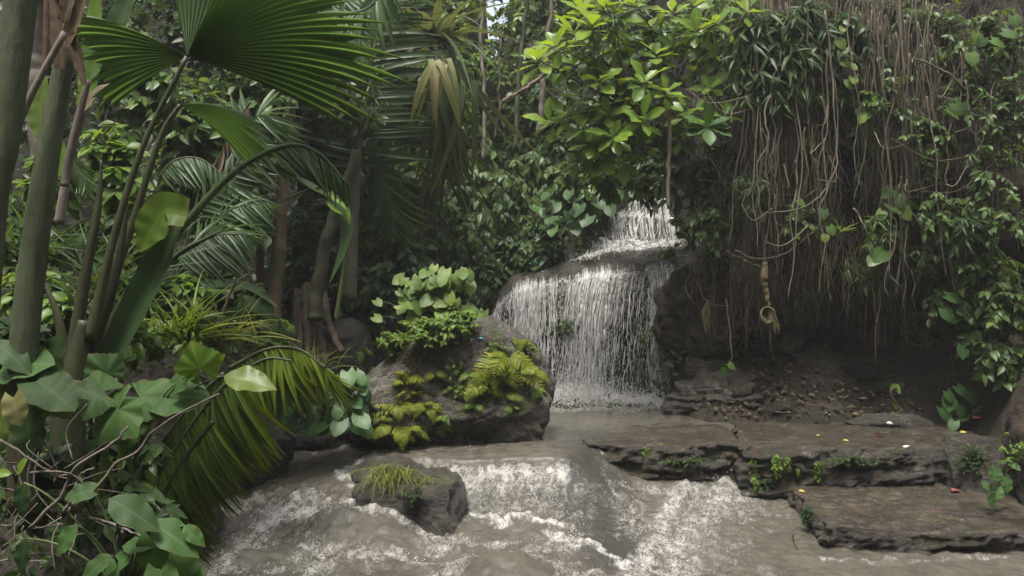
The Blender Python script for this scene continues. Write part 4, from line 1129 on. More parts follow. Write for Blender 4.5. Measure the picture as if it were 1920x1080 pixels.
for (px, py, rpx, ch, lb) in [(905, 330, 95, 'F', 'large weeping creeper with long leafy strands hanging in the middle of the slope'), (985, 300, 70, 'F', 'weeping creeper spreading toward the broad-leaved shrub tips'),
        (860, 410, 85, 'F', 'leafy creeper strands hanging straight above the fern boulder plants'), (950, 450, 70, 'D', 'dark creeper trailing down to the turquoise scrap on the rock'),
        (760, 470, 85, 'D', 'shadowy creeper mass behind the kudzu-like vine'), (680, 520, 80, 'D', 'shadowy low bush between the stump roots and the fern boulder'),
        (880, 520, 55, 'D', 'dark creeper by the dark end of the waterfall lip'), (840, 180, 60, 'L', 'light green leaf sprays beside the hanging strap leaves'),
        (900, 120, 60, 'L', 'light green bush just beside the pale sky gap'), (700, 250, 70, 'M', 'broad mid green leaves lit behind the upright palm frond'), (765, 340, 66, 'M', 'fresh green leaves hanging below the strap-leaved crown'), (690, 410, 60, 'M', 'fresh green leaves around the dark drooping palm frond'), (745, 160, 60, 'L', 'light green leaves between the upright frond and the strap-leaved crown'), (945, 60, 48, 'L', 'light leaf sprays half veiling the pale sky gap'), (975, 30, 50, 'L', 'pale green leaf sprays at the top beside the sky gap'), (1010, 180, 60, 'M', 'mid green leafy bough reaching toward the shrub tips'),
        (1060, 260, 55, 'D', 'dark creeper in shadow behind the shrub tips'), (1080, 330, 60, 'M', 'green leaves directly above the heart-leaf cluster'),
        (1210, 320, 50, 'D', 'dark leaves shading the head of the upper cascade'), (1030, 430, 48, 'D', 'dark creeper beside the heart-leaf cluster'), (1015, 470, 38, 'D', 'dark leaves at the slope foot where the cascade begins')]:
    lm, tm, ll, kl = kinds[ch]
    slope_bush(px, py, rpx, lm, tm, ll, lb, nt_=40, lpt=15, hang=1.0 if ch == 'F' else 0.5, droop=0.95 if ch == 'F' else 0.55, off=0.65, b=0.6, Y=(11.9 if px > 1200 else None))

# heart leaves beside the upper cascade
t0 = thing('heart_leaf_plant', 'cluster of round heart-shaped leaves beside the upper cascade', 'plant', P(1120, 440, 12.2))
for (px, py, s) in [(1065, 395, .9), (1090, 372, .8), (1110, 400, 1), (1140, 385, 1), (1128, 420, 1), (1100, 432, 1.05), (1060, 420, .8), (1165, 400, .9), 
                    (1052, 376, .8), (1180, 375, .8), (1040, 405, .7), (1128, 360, .8), (1160, 362, .9), (1020, 400, .7), (1088, 412, .9), (1060, 440, .8), (1045, 390, .8), (1035, 430, .7)]:
    b = P(px - 22, py - 14, 12.0 + 0.25 * random.random())
    one_leaf(t0, b, scr(random.uniform(-.8, .8), -0.6, -0.6), unit(np.array([random.uniform(-.4, .4), -0.6, 0.9])), 0.25 * s, 'heart', 'heart', petiole_from=P(1098 + (px - 1120) * .4, 416, 12.5))

# ------------------------------------------------------------------ strap-leaved crown hanging over the slope
def strap_crown():
    Y = 11.2; c = P(815, 78, Y)
    t0 = thing('strap_leaf_plant', 'hanging crown of long strap leaves with dead brown skirts, high over the slope', 'plant', c)
    tube_obj('trunk', 'brown', [P(836, 60, Y + .1), P(840, 180, Y + .3), P(830, 300, Y + .8), P(820, 420, Y + 1.3)], [0.06, 0.05, 0.05], t0)
    rg = np.random.default_rng(8)
    n = 62
    ang = rg.uniform(-1.9, 1.9, n); el = rg.uniform(-0.4, 0.9, n)
    a = unit(np.column_stack([np.sin(ang), -0.55 + 0.4 * rg.normal(size=n), el]))
    acc = Acc(); acc.leaves(TM['strap'], c + rg.normal(0, 0.06, (n, 3)), a, unit(UP + 0.25 * rg.normal(size=(n, 3))), rg.uniform(0.8, 1.45, n), rg.uniform(0.8, 1.2, n))
    acc.build('leaves', LM['strap'], t0)
    n = 30
    p = P(830, 135, Y - .5) + rg.normal(0, 1, (n, 3)) * np.array([.16, .1, .12])
    acc = Acc(); acc.leaves(TM['strap'], p, unit(np.column_stack([rg.normal(0, .28, n), -0.25 + .1 * rg.normal(size=n), -np.ones(n)])), unit(CAMD + 0.5 * rg.normal(size=(n, 3))), rg.uniform(0.7, 1.5, n), 1.1)
    acc.build('hanging_leaves', LM['strap'], t0)
    n = 11
    p = P(826, 118, Y - 1.0) + rg.normal(0, 1, (n, 3)) * np.array([.06, .04, .03])
    acc = Acc(); acc.leaves(TM['strap'], p, unit(np.column_stack([np.linspace(-.75, .5, n), -0.4 * np.ones(n), -0.75 * np.ones(n)])), unit(CAMD + 0.7 * UP + 0.2 * rg.normal(size=(n, 3))), rg.uniform(0.55, 0.72, n), 1.7)
    o = acc.build('yellowing_leaves', LM['pale'], t0); o['label'] = 'pale yellow drooping leaf fan'
    n = 44
    p = P(842, 205, Y + .1) + rg.normal(0, 1, (n, 3)) * np.array([.17, .12, .25])
    acc = Acc(); acc.leaves(TM['strap'], p, unit(np.column_stack([rg.normal(0, .16, n), -0.1 + .1 * rg.normal(size=n), -np.ones(n)])), unit(CAMD + 0.6 * rg.normal(size=(n, 3))), rg.uniform(0.6, 1.2, n), 0.8)
    o = acc.build('dead_leaves', LM['palm'], t0); o['label'] = 'dark dead leaves hanging as a skirt'
strap_crown()

# lianas on the slope
for k, (pts, w, mt, lb) in enumerate([([(795, 255), (791, 400), (788, 545)], .012, 'root', 'straight tan liana hanging behind the kudzu-like vine'), ([(822, 265), (818, 400), (822, 520)], .014, 'root', 'thicker brown liana hanging beside the straight tan one'),
        ([(808, 280), (800, 380), (806, 440)], .02, 'root_dark', 'dark short liana under the strap-leaved crown'), ([(935, 60), (938, 130), (930, 260)], .02, 'root', 'bare grey stem rising in front of the pale sky gap'),
        ([(1050, 120), (985, 165), (940, 190)], .03, 'brown', 'short sloping bare branch below the pale sky gap'), ([(870, 300), (880, 420), (872, 470)], .01, 'root_dark', 'thin dark liana in the weeping creeper')]):
    o = tube_obj('liana', mt, pp(pts, 11.6 if k < 3 else 12.4), [w, w * .8], None, 6, 30, 0.05, k)
    tag(o, lb, 'liana', 'lianas on the slope')

# ------------------------------------------------------------------ feather palm
def feather_palm():
    Y = 10.4
    t0 = thing('feather_palm', 'tall feather palm whose long frond rises upright beside the strap-leaved crown', 'palm', P(640, 560, Y))
    tube_obj('trunk', 'mossy', [P(655, 560, Y), P(660, 450, Y), P(668, 330, Y), P(672, 250, Y)], [.10, .07, .05], t0)
    pinnate(t0, pp([(668, 330), (684, 200), (702, 90), (745, -40)], Y), 44, 0.95, 'palm', up=CAMD, ang=70, droop=0.30, rad=(.03, .012), start=0.05)
    pinnate(t0, pp([(668, 300), (640, 180), (560, 90), (430, 60)], Y + .2), 40, 0.8, 'palm', up=unit(CAMD + UP), ang=60, droop=0.45, rad=(.025, .006), start=.2)
    pinnate(t0, pp([(740, -60), (690, 15), (600, 25), (500, 40)], Y - 1.4), 38, 0.65, 'palm', up=unit(CAMD + UP), ang=60, droop=0.35, rad=(.02, .006), start=.1, b=.8)
    pinnate(t0, pp([(690, 285), (715, 330), (735, 390), (738, 440)], Y + .1), 24, 0.62, 'palm', up=CAMD, ang=55, droop=0.25, rad=(.015, .004), start=.1, b=.3)
    pinnate(t0, pp([(672, 250), (700, 210), (740, 215), (770, 260)], Y + 1.0), 30, 0.6, 'palm', up=unit(CAMD + UP), ang=58, droop=0.5, rad=(.018, .004), b=.35)
    pinnate(t0, pp([(660, 330), (620, 280), (560, 275), (500, 330)], Y + .3), 30, 0.6, 'palm', up=unit(CAMD + UP), ang=58, droop=0.5, rad=(.018, .004), b=.35)
feather_palm()

# ------------------------------------------------------------------ trees in the middle distance
def tree(label, mat, pts, Y, rad, crown=None, lm='ficus', ll=0.16, rt=None, nt_=60):
    C = pp(pts, Y)
    t0 = thing('tree', label, 'tree', C[0])
    tube_obj('trunk', mat, C, rad, t0, 10, 40, 0.03, Y)
    for i, (px, py, rpx) in enumerate(crown or []):
        rg = np.random.default_rng(i + int(Y * 10))
        cc = P(px, py, Y + 0.2); r = rpx / FPX * Y
        st = Acc(); ends = cc + unit(rg.normal(size=(nt_, 3))) * r * rg.uniform(.4, 1, (nt_, 1)) * np.array([1, .7, .7])
        fo = Acc()
        for e in ends:
            b = bez(C[-1], 0.5 * (C[-1] + e) + UP * .15, e, 8); st.tube(b, np.linspace(.018, .004, 8), 4)
            k = rg.integers(3, 8, 12)
            fo.leaves(TM['small'], b[k] + rg.normal(0, .07, (12, 3)), unit(rg.normal(size=(12, 3)) - .4 * UP), unit(UP + .5 * CAMD + .4 * rg.normal(size=(12, 3))), ll * rg.uniform(.6, 1.1, 12))
        st.build('branch', BK['twig'], t0); fo.build('crown', LM[lm], t0)
    return t0
tree('slim tree with a mottled tan-brown trunk and dark crown behind the palm stalks', 'brown', [(508, 640), (513, 560), (524, 440), (530, 360), (536, 280), (545, 180)], 9.6, [.115, .09, .085, .075, .07], [(540, 120, 130), (470, 200, 90)], 'ficus_dark')
tree('thin reddish-brown trunk standing next to the mottled tan-brown tree', 'red', [(492, 640), (489, 540), (488, 420), (486, 330), (480, 200)], 9.9, [.065, .055, .05, .045], [(470, 130, 100)], 'ficus_dark', nt_=45)
tree('leaning mossy grey-green trunk rising from the dark stump', 'mossy', [(590, 600), (594, 540), (608, 470), (622, 420), (640, 370), (668, 280)], 9.7, [.10, .085, .075, .07, .05], [(650, 190, 80)], 'ficus_dark', nt_=40)
tree('dark vine-wrapped trunk high in the canopy beyond the fan palm', 'mossy', [(575, 360), (562, 200), (555, 120), (548, 20)], 11.0, [.13, .12, .10], [(560, 10, 120)], 'ficus', nt_=60)
tree('grey tree trunk at the back between the two thick palm stalks', 'dead', [(85, 420), (70, 200), (62, 80), (60, -60)], 7.0, [.10, .09, .08], [(80, -40, 120)], 'mid')
# stump with buttress roots
t0 = thing('tree_stump', 'dark rotting stump with stringy buttress roots beside the half-hidden boulder', 'stump', P(590, 650, 10.0))
for k, (a, b, c) in enumerate([((560, 545), (555, 600), (545, 680)), ((575, 535), (575, 600), (580, 690)), ((590, 545), (595, 610), (612, 680)), ((605, 550), (615, 600), (640, 660)), ((568, 550), (563, 610), (560, 690)), ((598, 560), (600, 600), (595, 690))]):
    tube_obj('buttress_root', 'root_dark', [P(*a, 10.2), P(*b, 9.95), P(*c, 9.8)], [.06, .05, .04], t0, 8, 24, 0.025, k)
# the bent leaf over the mossy trunk
def ribbon_leaf(parent, pts, w, lm, up, fold=0.25, name='leaf', n=30, rnd=.5, prof=None):
    C = curve(pts, n); tan = unit(np.gradient(C, axis=0)); s = np.linspace(-1, 1, 7)
    side = unit(np.cross(tan, np.broadcast_to(up, tan.shape))); nn = np.cross(side, tan)
    t = np.linspace(0, 1, n)
    ww = w * np.maximum(np.sin(np.pi * (0.04 + 0.95 * t) ** 0.8) ** 0.7, 0.02) if prof is None else w * np.interp(t, np.linspace(0, 1, len(prof)), prof)
    G = C[:, None] + side[:, None] * (s[None, :, None] * ww[:, None, None]) + nn[:, None] * (np.abs(s)[None, :, None] * fold * ww[:, None, None] + 0.06 * w * np.sin(t * 31)[:, None, None] * s[None, :, None] ** 2)
    a = Acc(); a.grid(G, rnd, np.stack(np.broadcast_arrays(t[:, None], s[None]), -1))
    return a.build(name, LM[lm], parent)
t0 = thing('bent_leaf_plant', 'large leaf folded over like a hook with lime edges above the dark stump', 'plant', P(640, 560, 9.4))
ribbon_leaf(t0, pp([(555, 335), (595, 355), (632, 380), (650, 430), (640, 480), (618, 530)], 9.3), 0.085, 'big_dark', unit(CAMD * .6 + UP), rnd=.9)
ribbon_leaf(t0, pp([(600, 350), (625, 372), (650, 392), (655, 420)], 9.2), 0.035, 'bright', unit(CAMD * .6 + UP), rnd=1.0)
ribbon_leaf(t0, pp([(612, 378), (628, 392), (642, 402)], 9.2), 0.035, 'bright', unit(CAMD + UP), rnd=1.0)
tube_obj('stem', 'green_stem', pp([(430, 385), (500, 388), (560, 362), (600, 350)], 9.3), [.014, .012], t0)
tube_obj('stem', 'green_stem', pp([(630, 600), (645, 500), (652, 430)], 9.5), [.03, .02], t0)

# ------------------------------------------------------------------ left bank: big palms close by
def fan_palm():
    Y = 4.3
    root = P(140, 700, Y)
    t0 = thing('fan_palm', 'large fan palm with pleated round leaves arching over the bank', 'palm', root)
    tube_obj('trunk', 'stalk_dark', [P(120, 960, Y), P(132, 760, Y), P(158, 600, Y)], [.10, .085, .035], t0)
    hubA, hubB = P(350, 106, Y), P(338, 196, Y + .5)
    f = fan_leaf(t0, hubA, scr(0.80, 0.52, 0.30), unit(np.array([0.10, 0.62, 0.72])), 1.10, .78, 26, pleat=.02, split=.72, droop=.32)
    fan_leaf(t0, hubA, scr(-0.90, 0.10, 0.15), unit(np.array([-0.1, 0.80, 0.50])), 0.58, .48, 13, pleat=.018, split=.9, droop=.15)
    fan_leaf(t0, hubA, scr(0.15, 0.95, 0.45), unit(np.array([0.10, 0.80, 0.40])), 0.95, .42, 12, pleat=.02, split=.8, droop=.3)
    tube_obj('petiole', 'stalk_dark', pp([(168, 640), (215, 440), (270, 270), (350, 106)], Y), [.035, .022, .016, .012], f)
    st = tube_obj('petiole', 'stalk_dark', pp([(350, 106), (420, 55), (520, 5)], Y + .15), [.012, .004], f)
    f = fan_leaf(t0, hubB, scr(0.97, -0.14, 0.3), unit(np.array([0.1, 0.45, 0.9])), 0.62, 0.62, 14, pleat=.02, split=.75, droop=.35)
    tube_obj('petiole', 'stalk_dark', pp([(160, 690), (245, 430), (300, 260), (338, 196)], Y + .3), [.03, .02, .012], f)
    fr = pinnate(t0, pp([(170, 690), (275, 520), (360, 405), (450, 315), (540, 273), (600, 290), (655, 350)], 4.6), 26, 0.34, 'palm', up=unit(UP + .3 * CAMD), ang=45, droop=0.75, stem='green_stem', rad=(.034, .005), start=.5, b=.7)
    for k, pts in enumerate([[(130, 700), (160, 520), (185, 380), (190, 300)], [(150, 710), (205, 560), (232, 430), (240, 330)], [(160, 700), (230, 570), (300, 450), (330, 400)], [(120, 700), (110, 600), (70, 500)], [(150, 700), (260, 560), (330, 480), (420, 430)]]):
        tube_obj('leaf_stalk', 'stalk_dark', pp(pts, 4.3 + .12 * k), [.040, .024, .005], t0, 8, 26)
    f = ribbon_leaf(t0, pp([(205, 690), (255, 590), (300, 500), (330, 425)], 4.4), 0.085, 'big_dark', unit(CAMD + .3 * UP), prof=[.7, 1, 1, .5], fold=.7, name='leaf_sheath')
    f = ribbon_leaf(t0, pp([(262, 470), (285, 430), (310, 395), (352, 400)], 4.3), 0.10, 'mossy', unit(CAMD + .2 * UP), name='torn_leaf', prof=[.2, 1, 1, .8], rnd=.3)
fan_palm()
def banana():
    t0 = thing('palm_stalk', 'very thick grey-green palm stalk curving up along the photo edge', 'palm stalk', P(5, 640, 3.3))
    tube_obj('stalk', 'stalk', pp([(-45, 960), (-12, 420), (10, 260), (28, 100), (45, -60)], 3.3), [.04, .045, .055, .06, .065], t0, 12, 40)
    t0 = thing('palm_stalk', 'thick pale green palm stalk swelling toward its ragged top, beside the fan palm', 'palm stalk', P(50, 640, 3.7))
    s = tube_obj('stalk', 'stalk', pp([(40, 960), (42, 700), (58, 520), (88, 300), (125, 90)], 3.7), [.058, .062, .060, .052, .04], t0, 12, 40)
    for k, pts in enumerate([[(118, 130), (110, 50), (95, -20)], [(128, 80), (150, 20), (170, -40)], [(128, 60), (148, 110), (160, 160)], [(122, 40), (132, -10), (120, -60)]]):
        o = ribbon_leaf(t0, pp(pts, 3.6), 0.035, 'dry', unit(CAMD + .2 * UP), name='dry_sheath', prof=[.8, 1, .6, .3], rnd=.2, fold=.6)
    o = tube_obj('dry_stalk', 'dead', pp([(-10, 330), (20, 270), (60, 175), (122, 60)], 3.55), [.018, .016, .014], None, 8, 24)
    tag(o, 'slanting dry tan stalk crossing in front of the pale green palm stalk', 'stalk')
    o = tube_obj('dry_stalk', 'dead', pp([(122, 350), (128, 300), (150, 210), (165, 150)], 3.9), [.022, .016], None, 8, 24)
    tag(o, 'short grey dry stalk behind the pale green palm stalk', 'stalk')
    o = tube_obj('dry_stalk', 'red', pp([(84, 140), (87, 60), (88, -30)], 4.2), [.018, .016], None, 8, 24)
    tag(o, 'upright reddish stalk between the two thick palm stalks', 'stalk')
    t0 = thing('banana_plant', 'banana-like plant with bright upright leaves behind the pale green palm stalk', 'plant', P(180, 200, 5.5))
    for (pts, w, lm_, r) in [([(165, 200), (172, 120), (178, 40), (182, -40)], .07, 'bright', .5), ([(165, 150), (185, 95), (205, 70), (225, 58)], .10, 'big', .9), ([(150, 200), (160, 170), (150, 130)], .05, 'bright', .9),
                             ([(195, 130), (215, 60), (240, 0), (262, -40)], .08, 'big_dark', .9), ([(80, 260), (76, 200), (85, 140)], .08, 'mid', .9), ([(120, 330), (100, 260), (92, 210)], .07, 'bright', .6)]:
        ribbon_leaf(t0, pp(pts, 5.5), w, lm_, unit(CAMD + .3 * UP), rnd=r)
banana()
# pale broken frond base seen under the fan leaves
t0 = thing('dead_frond', 'pale broken dead frond base caught under the fan leaves', 'dead frond', P(190, 190, 4.8))
ribbon_leaf(t0, pp([(152, 215), (180, 178), (205, 168), (228, 185)], 4.8), 0.05, 'dry', unit(CAMD + UP), prof=[.3, 1, 1, .4], rnd=1.0)
tube_obj('stalk', 'dead', pp([(110, 420), (135, 280), (160, 200)], 4.9), [.03, .02], t0)

# shrubs filling the left bank behind the palms
for (px, py, Y, rpx, asp, lm, tm, ll, nt_, lb) in [
        (60, 540, 5.6, 60, 1.0, 'bright', 'oval', .13, 26, 'bright small-leaved bush glimpsed behind the foot of the pale palm stalk'),
        (125, 590, 5.4, 60, 1.0, 'bright', 'oval', .12, 30, 'sunlit leafy bush right behind the fan palm base'),
        (105, 330, 6.2, 60, 1.3, 'bright', 'oval', .15, 22, 'back-lit lime leaves between the pale stalk and the fan palm stems'),
        (215, 310, 6.4, 75, 1.2, 'bright', 'oval', .15, 30, 'back-lit lime bush behind the upper fan palm stems'),
        (250, 480, 6.0, 70, 1.0, 'mid', 'oval', .14, 30, 'mid green bush behind the torn leaf'),
        (330, 560, 6.2, 75, .8, 'bright', 'oval', .12, 36, 'lime and yellowing bush beneath the arching palm frond'),
        (215, 630, 5.2, 75, .7, 'bright', 'oval', .11, 36, 'low lime bush at the foot of the fan palm'),
        (300, 620, 5.8, 80, .6, 'bright', 'oval', .11, 36, 'low bright bush beyond the lobed leaves'),
        (400, 470, 7.6, 80, 1.0, 'ficus', 'small', .13, 34, 'dark fine-leaved bush behind the dark feather frond'),
        (420, 560, 7.4, 80, .9, 'ficus_dark', 'oval', .15, 34, 'shadowy bush in front of the two slim tree trunks'),
        (370, 300, 8.0, 120, 1.0, 'mid', 'oval', .15, 50, 'hazy leafy mass under the fan leaves'),
        (300, 210, 8.6, 120, 1.0, 'ficus', 'oval', .16, 50, 'dim foliage behind the second fan leaf'),
        (440, 180, 9.0, 120, 1.0, 'ficus', 'small', .16, 60, 'dim foliage between the fan leaf tips and the slim trunks'),
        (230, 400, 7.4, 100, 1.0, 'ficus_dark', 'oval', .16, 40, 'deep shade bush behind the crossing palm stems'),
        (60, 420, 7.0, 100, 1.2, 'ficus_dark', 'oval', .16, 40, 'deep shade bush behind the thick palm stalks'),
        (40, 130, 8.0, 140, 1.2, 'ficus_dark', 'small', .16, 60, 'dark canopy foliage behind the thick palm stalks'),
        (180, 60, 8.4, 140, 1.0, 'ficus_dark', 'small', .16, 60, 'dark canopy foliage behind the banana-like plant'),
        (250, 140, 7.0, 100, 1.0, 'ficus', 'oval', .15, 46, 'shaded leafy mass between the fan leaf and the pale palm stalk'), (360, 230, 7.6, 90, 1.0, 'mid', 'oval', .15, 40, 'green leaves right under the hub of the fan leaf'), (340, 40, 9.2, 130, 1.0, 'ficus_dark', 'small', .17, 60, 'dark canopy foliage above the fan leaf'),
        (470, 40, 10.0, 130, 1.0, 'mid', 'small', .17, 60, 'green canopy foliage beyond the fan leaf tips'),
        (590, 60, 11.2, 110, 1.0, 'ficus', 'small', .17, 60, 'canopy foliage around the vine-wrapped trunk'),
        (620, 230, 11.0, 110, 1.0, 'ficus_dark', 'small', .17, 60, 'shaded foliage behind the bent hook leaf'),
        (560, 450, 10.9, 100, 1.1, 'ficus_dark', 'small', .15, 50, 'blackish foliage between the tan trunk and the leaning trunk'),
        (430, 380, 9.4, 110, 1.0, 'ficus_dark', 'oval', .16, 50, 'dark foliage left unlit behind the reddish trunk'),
        (510, 620, 8.6, 50, .9, 'bright', 'oval', .13, 26, 'bright leafy clump at the top edge of the mossy drooping frond'),
        (570, 700, 7.6, 45, .7, 'bright', 'oval', .11, 24, 'lime leaves at the end of the mossy drooping frond'),
        (385, 620, 6.6, 70, .6, 'mid', 'oval', .13, 30, 'bank bush with grey-green leaves under the long grass blade'),
        (20, 640, 4.6, 60, 1.0, 'big_dark', 'oval', .17, 22, 'dark drooping-leaved bush at the foot of the thickest stalk'),
        (90, 690, 4.9, 60, .8, 'ficus_dark', 'oval', .12, 26, 'dark filler bush behind the round bank leaves'),
        (200, 830, 4.6, 110, .8, 'ficus_dark', 'oval', .11, 50, 'dark bank bush behind the bare twigs'),
        (60, 900, 3.9, 100, .9, 'ficus_dark', 'small', .10, 46, 'dark tangle of small leaves in the near corner of the bank'),
        (250, 960, 4.0, 90, .8, 'ficus_dark', 'oval', .11, 40, 'dark leaves behind the long S-shaped leaf')]:
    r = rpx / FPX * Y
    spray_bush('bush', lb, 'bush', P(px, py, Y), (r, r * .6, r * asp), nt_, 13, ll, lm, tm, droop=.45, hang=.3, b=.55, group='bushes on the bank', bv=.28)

# dark feather fronds lower on the bank
def bank_palm():
    t0 = thing('bank_palm', 'dark small feather palm with fronds spilling under the arching frond', 'palm', P(330, 560, 6.6))
    pinnate(t0, pp([(320, 490), (365, 462), (410, 440), (465, 440)], 6.4), 34, .42, 'palm', up=unit(UP + CAMD), ang=60, droop=.4, rad=(.014, .004), start=.1, b=.3)
    pinnate(t0, pp([(330, 520), (370, 400), (430, 330), (470, 260)], 7.2), 34, .5, 'palm', up=unit(UP + CAMD), ang=60, droop=.4, rad=(.016, .004), start=.3, b=.3)
    pinnate(t0, pp([(430, 330), (460, 250), (490, 215), (530, 240)], 7.4), 30, .5, 'palm', up=unit(.5 * UP + CAMD), ang=65, droop=.45, rad=(.014, .004), start=.1, b=.7)
    pinnate(t0, pp([(330, 520), (370, 470), (430, 395), (500, 380)], 6.8), 28, .4, 'palm', up=unit(UP + CAMD), ang=60, droop=.5, rad=(.012, .004), start=.3, b=.5)
bank_palm()
# mossy drooping frond along the bank edge
def droop_frond():
    t0 = thing('drooping_palm', 'mossy green palm frond hanging like a curtain along the bank edge', 'palm', P(300, 720, 5.3))
    for k, (pts, ll, dv, n, b, Y) in enumerate([([(430, 690), (500, 655), (560, 655), (610, 690)], .42, scr(.45, -.9, -.1), 34, .95, 6.3), ([(440, 705), (390, 755), (330, 840), (270, 945)], .62, scr(.62, -.85, -.15), 46, .25, 5.2), ([(420, 700), (370, 745), (310, 820), (245, 900)], .58, scr(.5, -.85, -.15), 40, .1, 5.3),
            ([(400, 790), (360, 840), (320, 900), (290, 960)], .40, scr(.55, -.85, -.15), 26, .15, 5.0), ([(430, 740), (465, 692), (505, 672), (548, 676)], .45, scr(.22, -1, -.1), 36, .65, 6.2), ([(450, 720), (485, 680), (530, 668), (575, 690)], .34, scr(.3, -1, -.1), 30, .8, 6.5)]):
        pinnate(t0, pp(pts, Y), int(n * 1.15), ll, 'mossy', up=unit(CAMD + UP), ang=70, droop=.5, dirv=dv, rad=(.016, .006), stem='stalk_dark', start=.02, b=b, wd=.8, taper=False)
droop_frond()

for (pts, ll, Y, lm, b, lb) in [([(470, 190), (440, 240), (415, 290), (400, 350)], .34, 7.4, 'dry', .1, 'grey dead feather frond hanging between the fan palm and the slim trunks'), ([(300, 330), (330, 300), (380, 300), (440, 350)], .30, 6.0, 'palm', .6, 'small drooping green frond under the lower fan leaf'),
        ([(60, 350), (90, 300), (130, 300), (165, 350)], .30, 5.6, 'palm', .8, 'drooping frond tips behind the pale palm stalk'), ([(390, 600), (440, 575), (500, 580), (545, 620)], .30, 7.6, 'palm', .7, 'low arching frond in front of the dark stump'), ([(600, 30), (650, 60), (690, 120), (700, 190)], .45, 10.0, 'palm', .7, 'hanging frond crossing the vine-wrapped trunk')]:
    t0 = thing('palm_frond', lb, 'palm frond', P(*pts[0], Y))
    pinnate(t0, pp(pts, Y), 34, ll, lm, up=unit(UP + .4 * CAMD), ang=60, droop=.7, rad=(.012, .003), start=.05, b=b)
for (px, py, Y, n, L, lm, lb) in [(255, 600, 5.2, 40, .55, 'palm', 'tuft of long arching blades among the fan palm stems'), (420, 650, 6.4, 46, .45, 'grass', 'tuft of long pale blades on the bank above the mossy frond'), (95, 500, 5.0, 34, .5, 'palm', 'tuft of dark blades at the back of the pale palm stalk'), (345, 640, 5.6, 44, .45, 'mossy', 'spray of mossy arching blades between the bush and the mossy frond'), (180, 560, 4.9, 30, .5, 'bamboo', 'narrow blades poking out between the palm stems'), (20, 480, 4.4, 30, .5, 'palm', 'dark blades against the thickest palm stalk'), (590, 690, 8.2, 36, .3, 'grass', 'short pale tuft by the glossy heart leaves')]:
    grass_tuft('blade_tuft', lb, P(px, py, Y), np.array([0, -1, .6]), n, L, lm, fall=-.2, spread=.10, tm='strap', cat='tuft', wd=.7, group='blade tufts on the bank', outv=.5)
# slender trunks far up the slope
for k, (pts, Y, w, mt, lb) in enumerate([([(905, 300), (908, 180), (902, 60), (910, -60)], 13.4, .035, 'dead', 'pale slender trunk beside the sky gap'), ([(965, 280), (972, 150), (985, 30), (990, -60)], 13.4, .04, 'mossy', 'dark slender trunk behind the shrub tips'), ([(735, 300), (742, 180), (752, 60), (756, -60)], 12.4, .06, 'mossy', 'mossy slender trunk between the feather palm and the strap-leaved crown'), ([(600, 330), (606, 200), (600, 90), (612, -60)], 11.6, .07, 'brown', 'dim slender trunk behind the vine-wrapped trunk'), ([(420, 420), (415, 260), (424, 120), (420, -60)], 9.6, .08, 'mossy', 'mossy slender trunk behind the fan leaf tips'), ([(1010, 250), (1022, 120), (1040, -40)], 13.2, .05, 'dead', 'thin grey trunk leaning behind the shrub')]):
    t0 = tree(lb, mt, pts, Y, [w, w * .8, w * .7], [(pts[-1][0], pts[-1][1] + 40, 70)], 'mid', nt_=24)
# ------------------------------------------------------------------ big leaves close on the bank
t0 = thing('lobed_leaf_plant', 'broad plant with big lobed leaves standing over the bank', 'plant', P(260, 860, 4.0))
for (px, py, s, dx, dy, tm, lm, r) in [(222, 768, .40, -.55, -.75, 'lobed', 'big', .75), (185, 735, .34, -.9, .1, 'lobed', 'big', .55), (262, 745, .36, .7, -.3, 'lobed', 'big', .6), (300, 745, .33, .9, .12, 'bigheart', 'big', .5),
        (238, 800, .22, .2, -.9, 'lobed', 'big', .8), (375, 690, .28, -.25, .9, 'lobed', 'bright', .3), (420, 705, .34, .95, -.05, 'bigoval', 'mid', .9), (200, 700, .26, -.4, .6, 'lobed', 'big', .4), (330, 720, .25, .5, .5, 'bigheart', 'big', .5)]:
    one_leaf(t0, P(px, py, 3.9 + .2 * random.random()), scr(dx, dy, -.25), unit(np.array([random.uniform(-.25, .25), -.75, .75])), s * .82, tm, lm, petiole_from=P(255, 860, 4.2), rnd=r, width=1.05)
t0 = thing('round_leaf_plant', 'round-leaved plant with one whitish leaf at the bank edge of the photo', 'plant', P(60, 860, 3.7))
for (px, py, s, dx, dy, tm, lm, r) in [(5, 690, .27, .8, .2, 'bigheart', 'big', .6), (70, 715, .24, .6, -.25, 'bigheart', 'big_dark', .9), (20, 740, .22, -.2, -.8, 'bigheart', 'mid', .8), (105, 735, .25, .6, -.7, 'lobed', 'mid', .8),
        (95, 700, .2, .2, .8, 'bigheart', 'big_dark', .8), (130, 725, .2, .9, -.1, 'bigoval', 'big_dark', .9), (-10, 640, .24, .7, -.4, 'bigoval', 'big_dark', .8), (30, 665, .22, .8, -.5, 'bigoval', 'big_dark', .7), (50, 780, .2, .2, -.9, 'bigheart', 'big_dark', .5)]:
    one_leaf(t0, P(px, py, 3.6 + .2 * random.random()), scr(dx, dy, -.25), unit(np.array([random.uniform(-.25, .25), -.7, .8])), s, tm, lm, petiole_from=P(50, 870, 3.9), rnd=r)
o = one_leaf(t0, P(25, 745, 3.5), scr(.25, -.9, -.2), scr(0, .5, -.9), .13, 'bigheart', 'pale', petiole_from=P(50, 870, 3.9)); o['label'] = 'whitish underside of a small leaf'
t0 = thing('corner_leaf_plant', 'plant with long oval leaves bending over the rapids in the near corner', 'plant', P(250, 1090, 2.9))
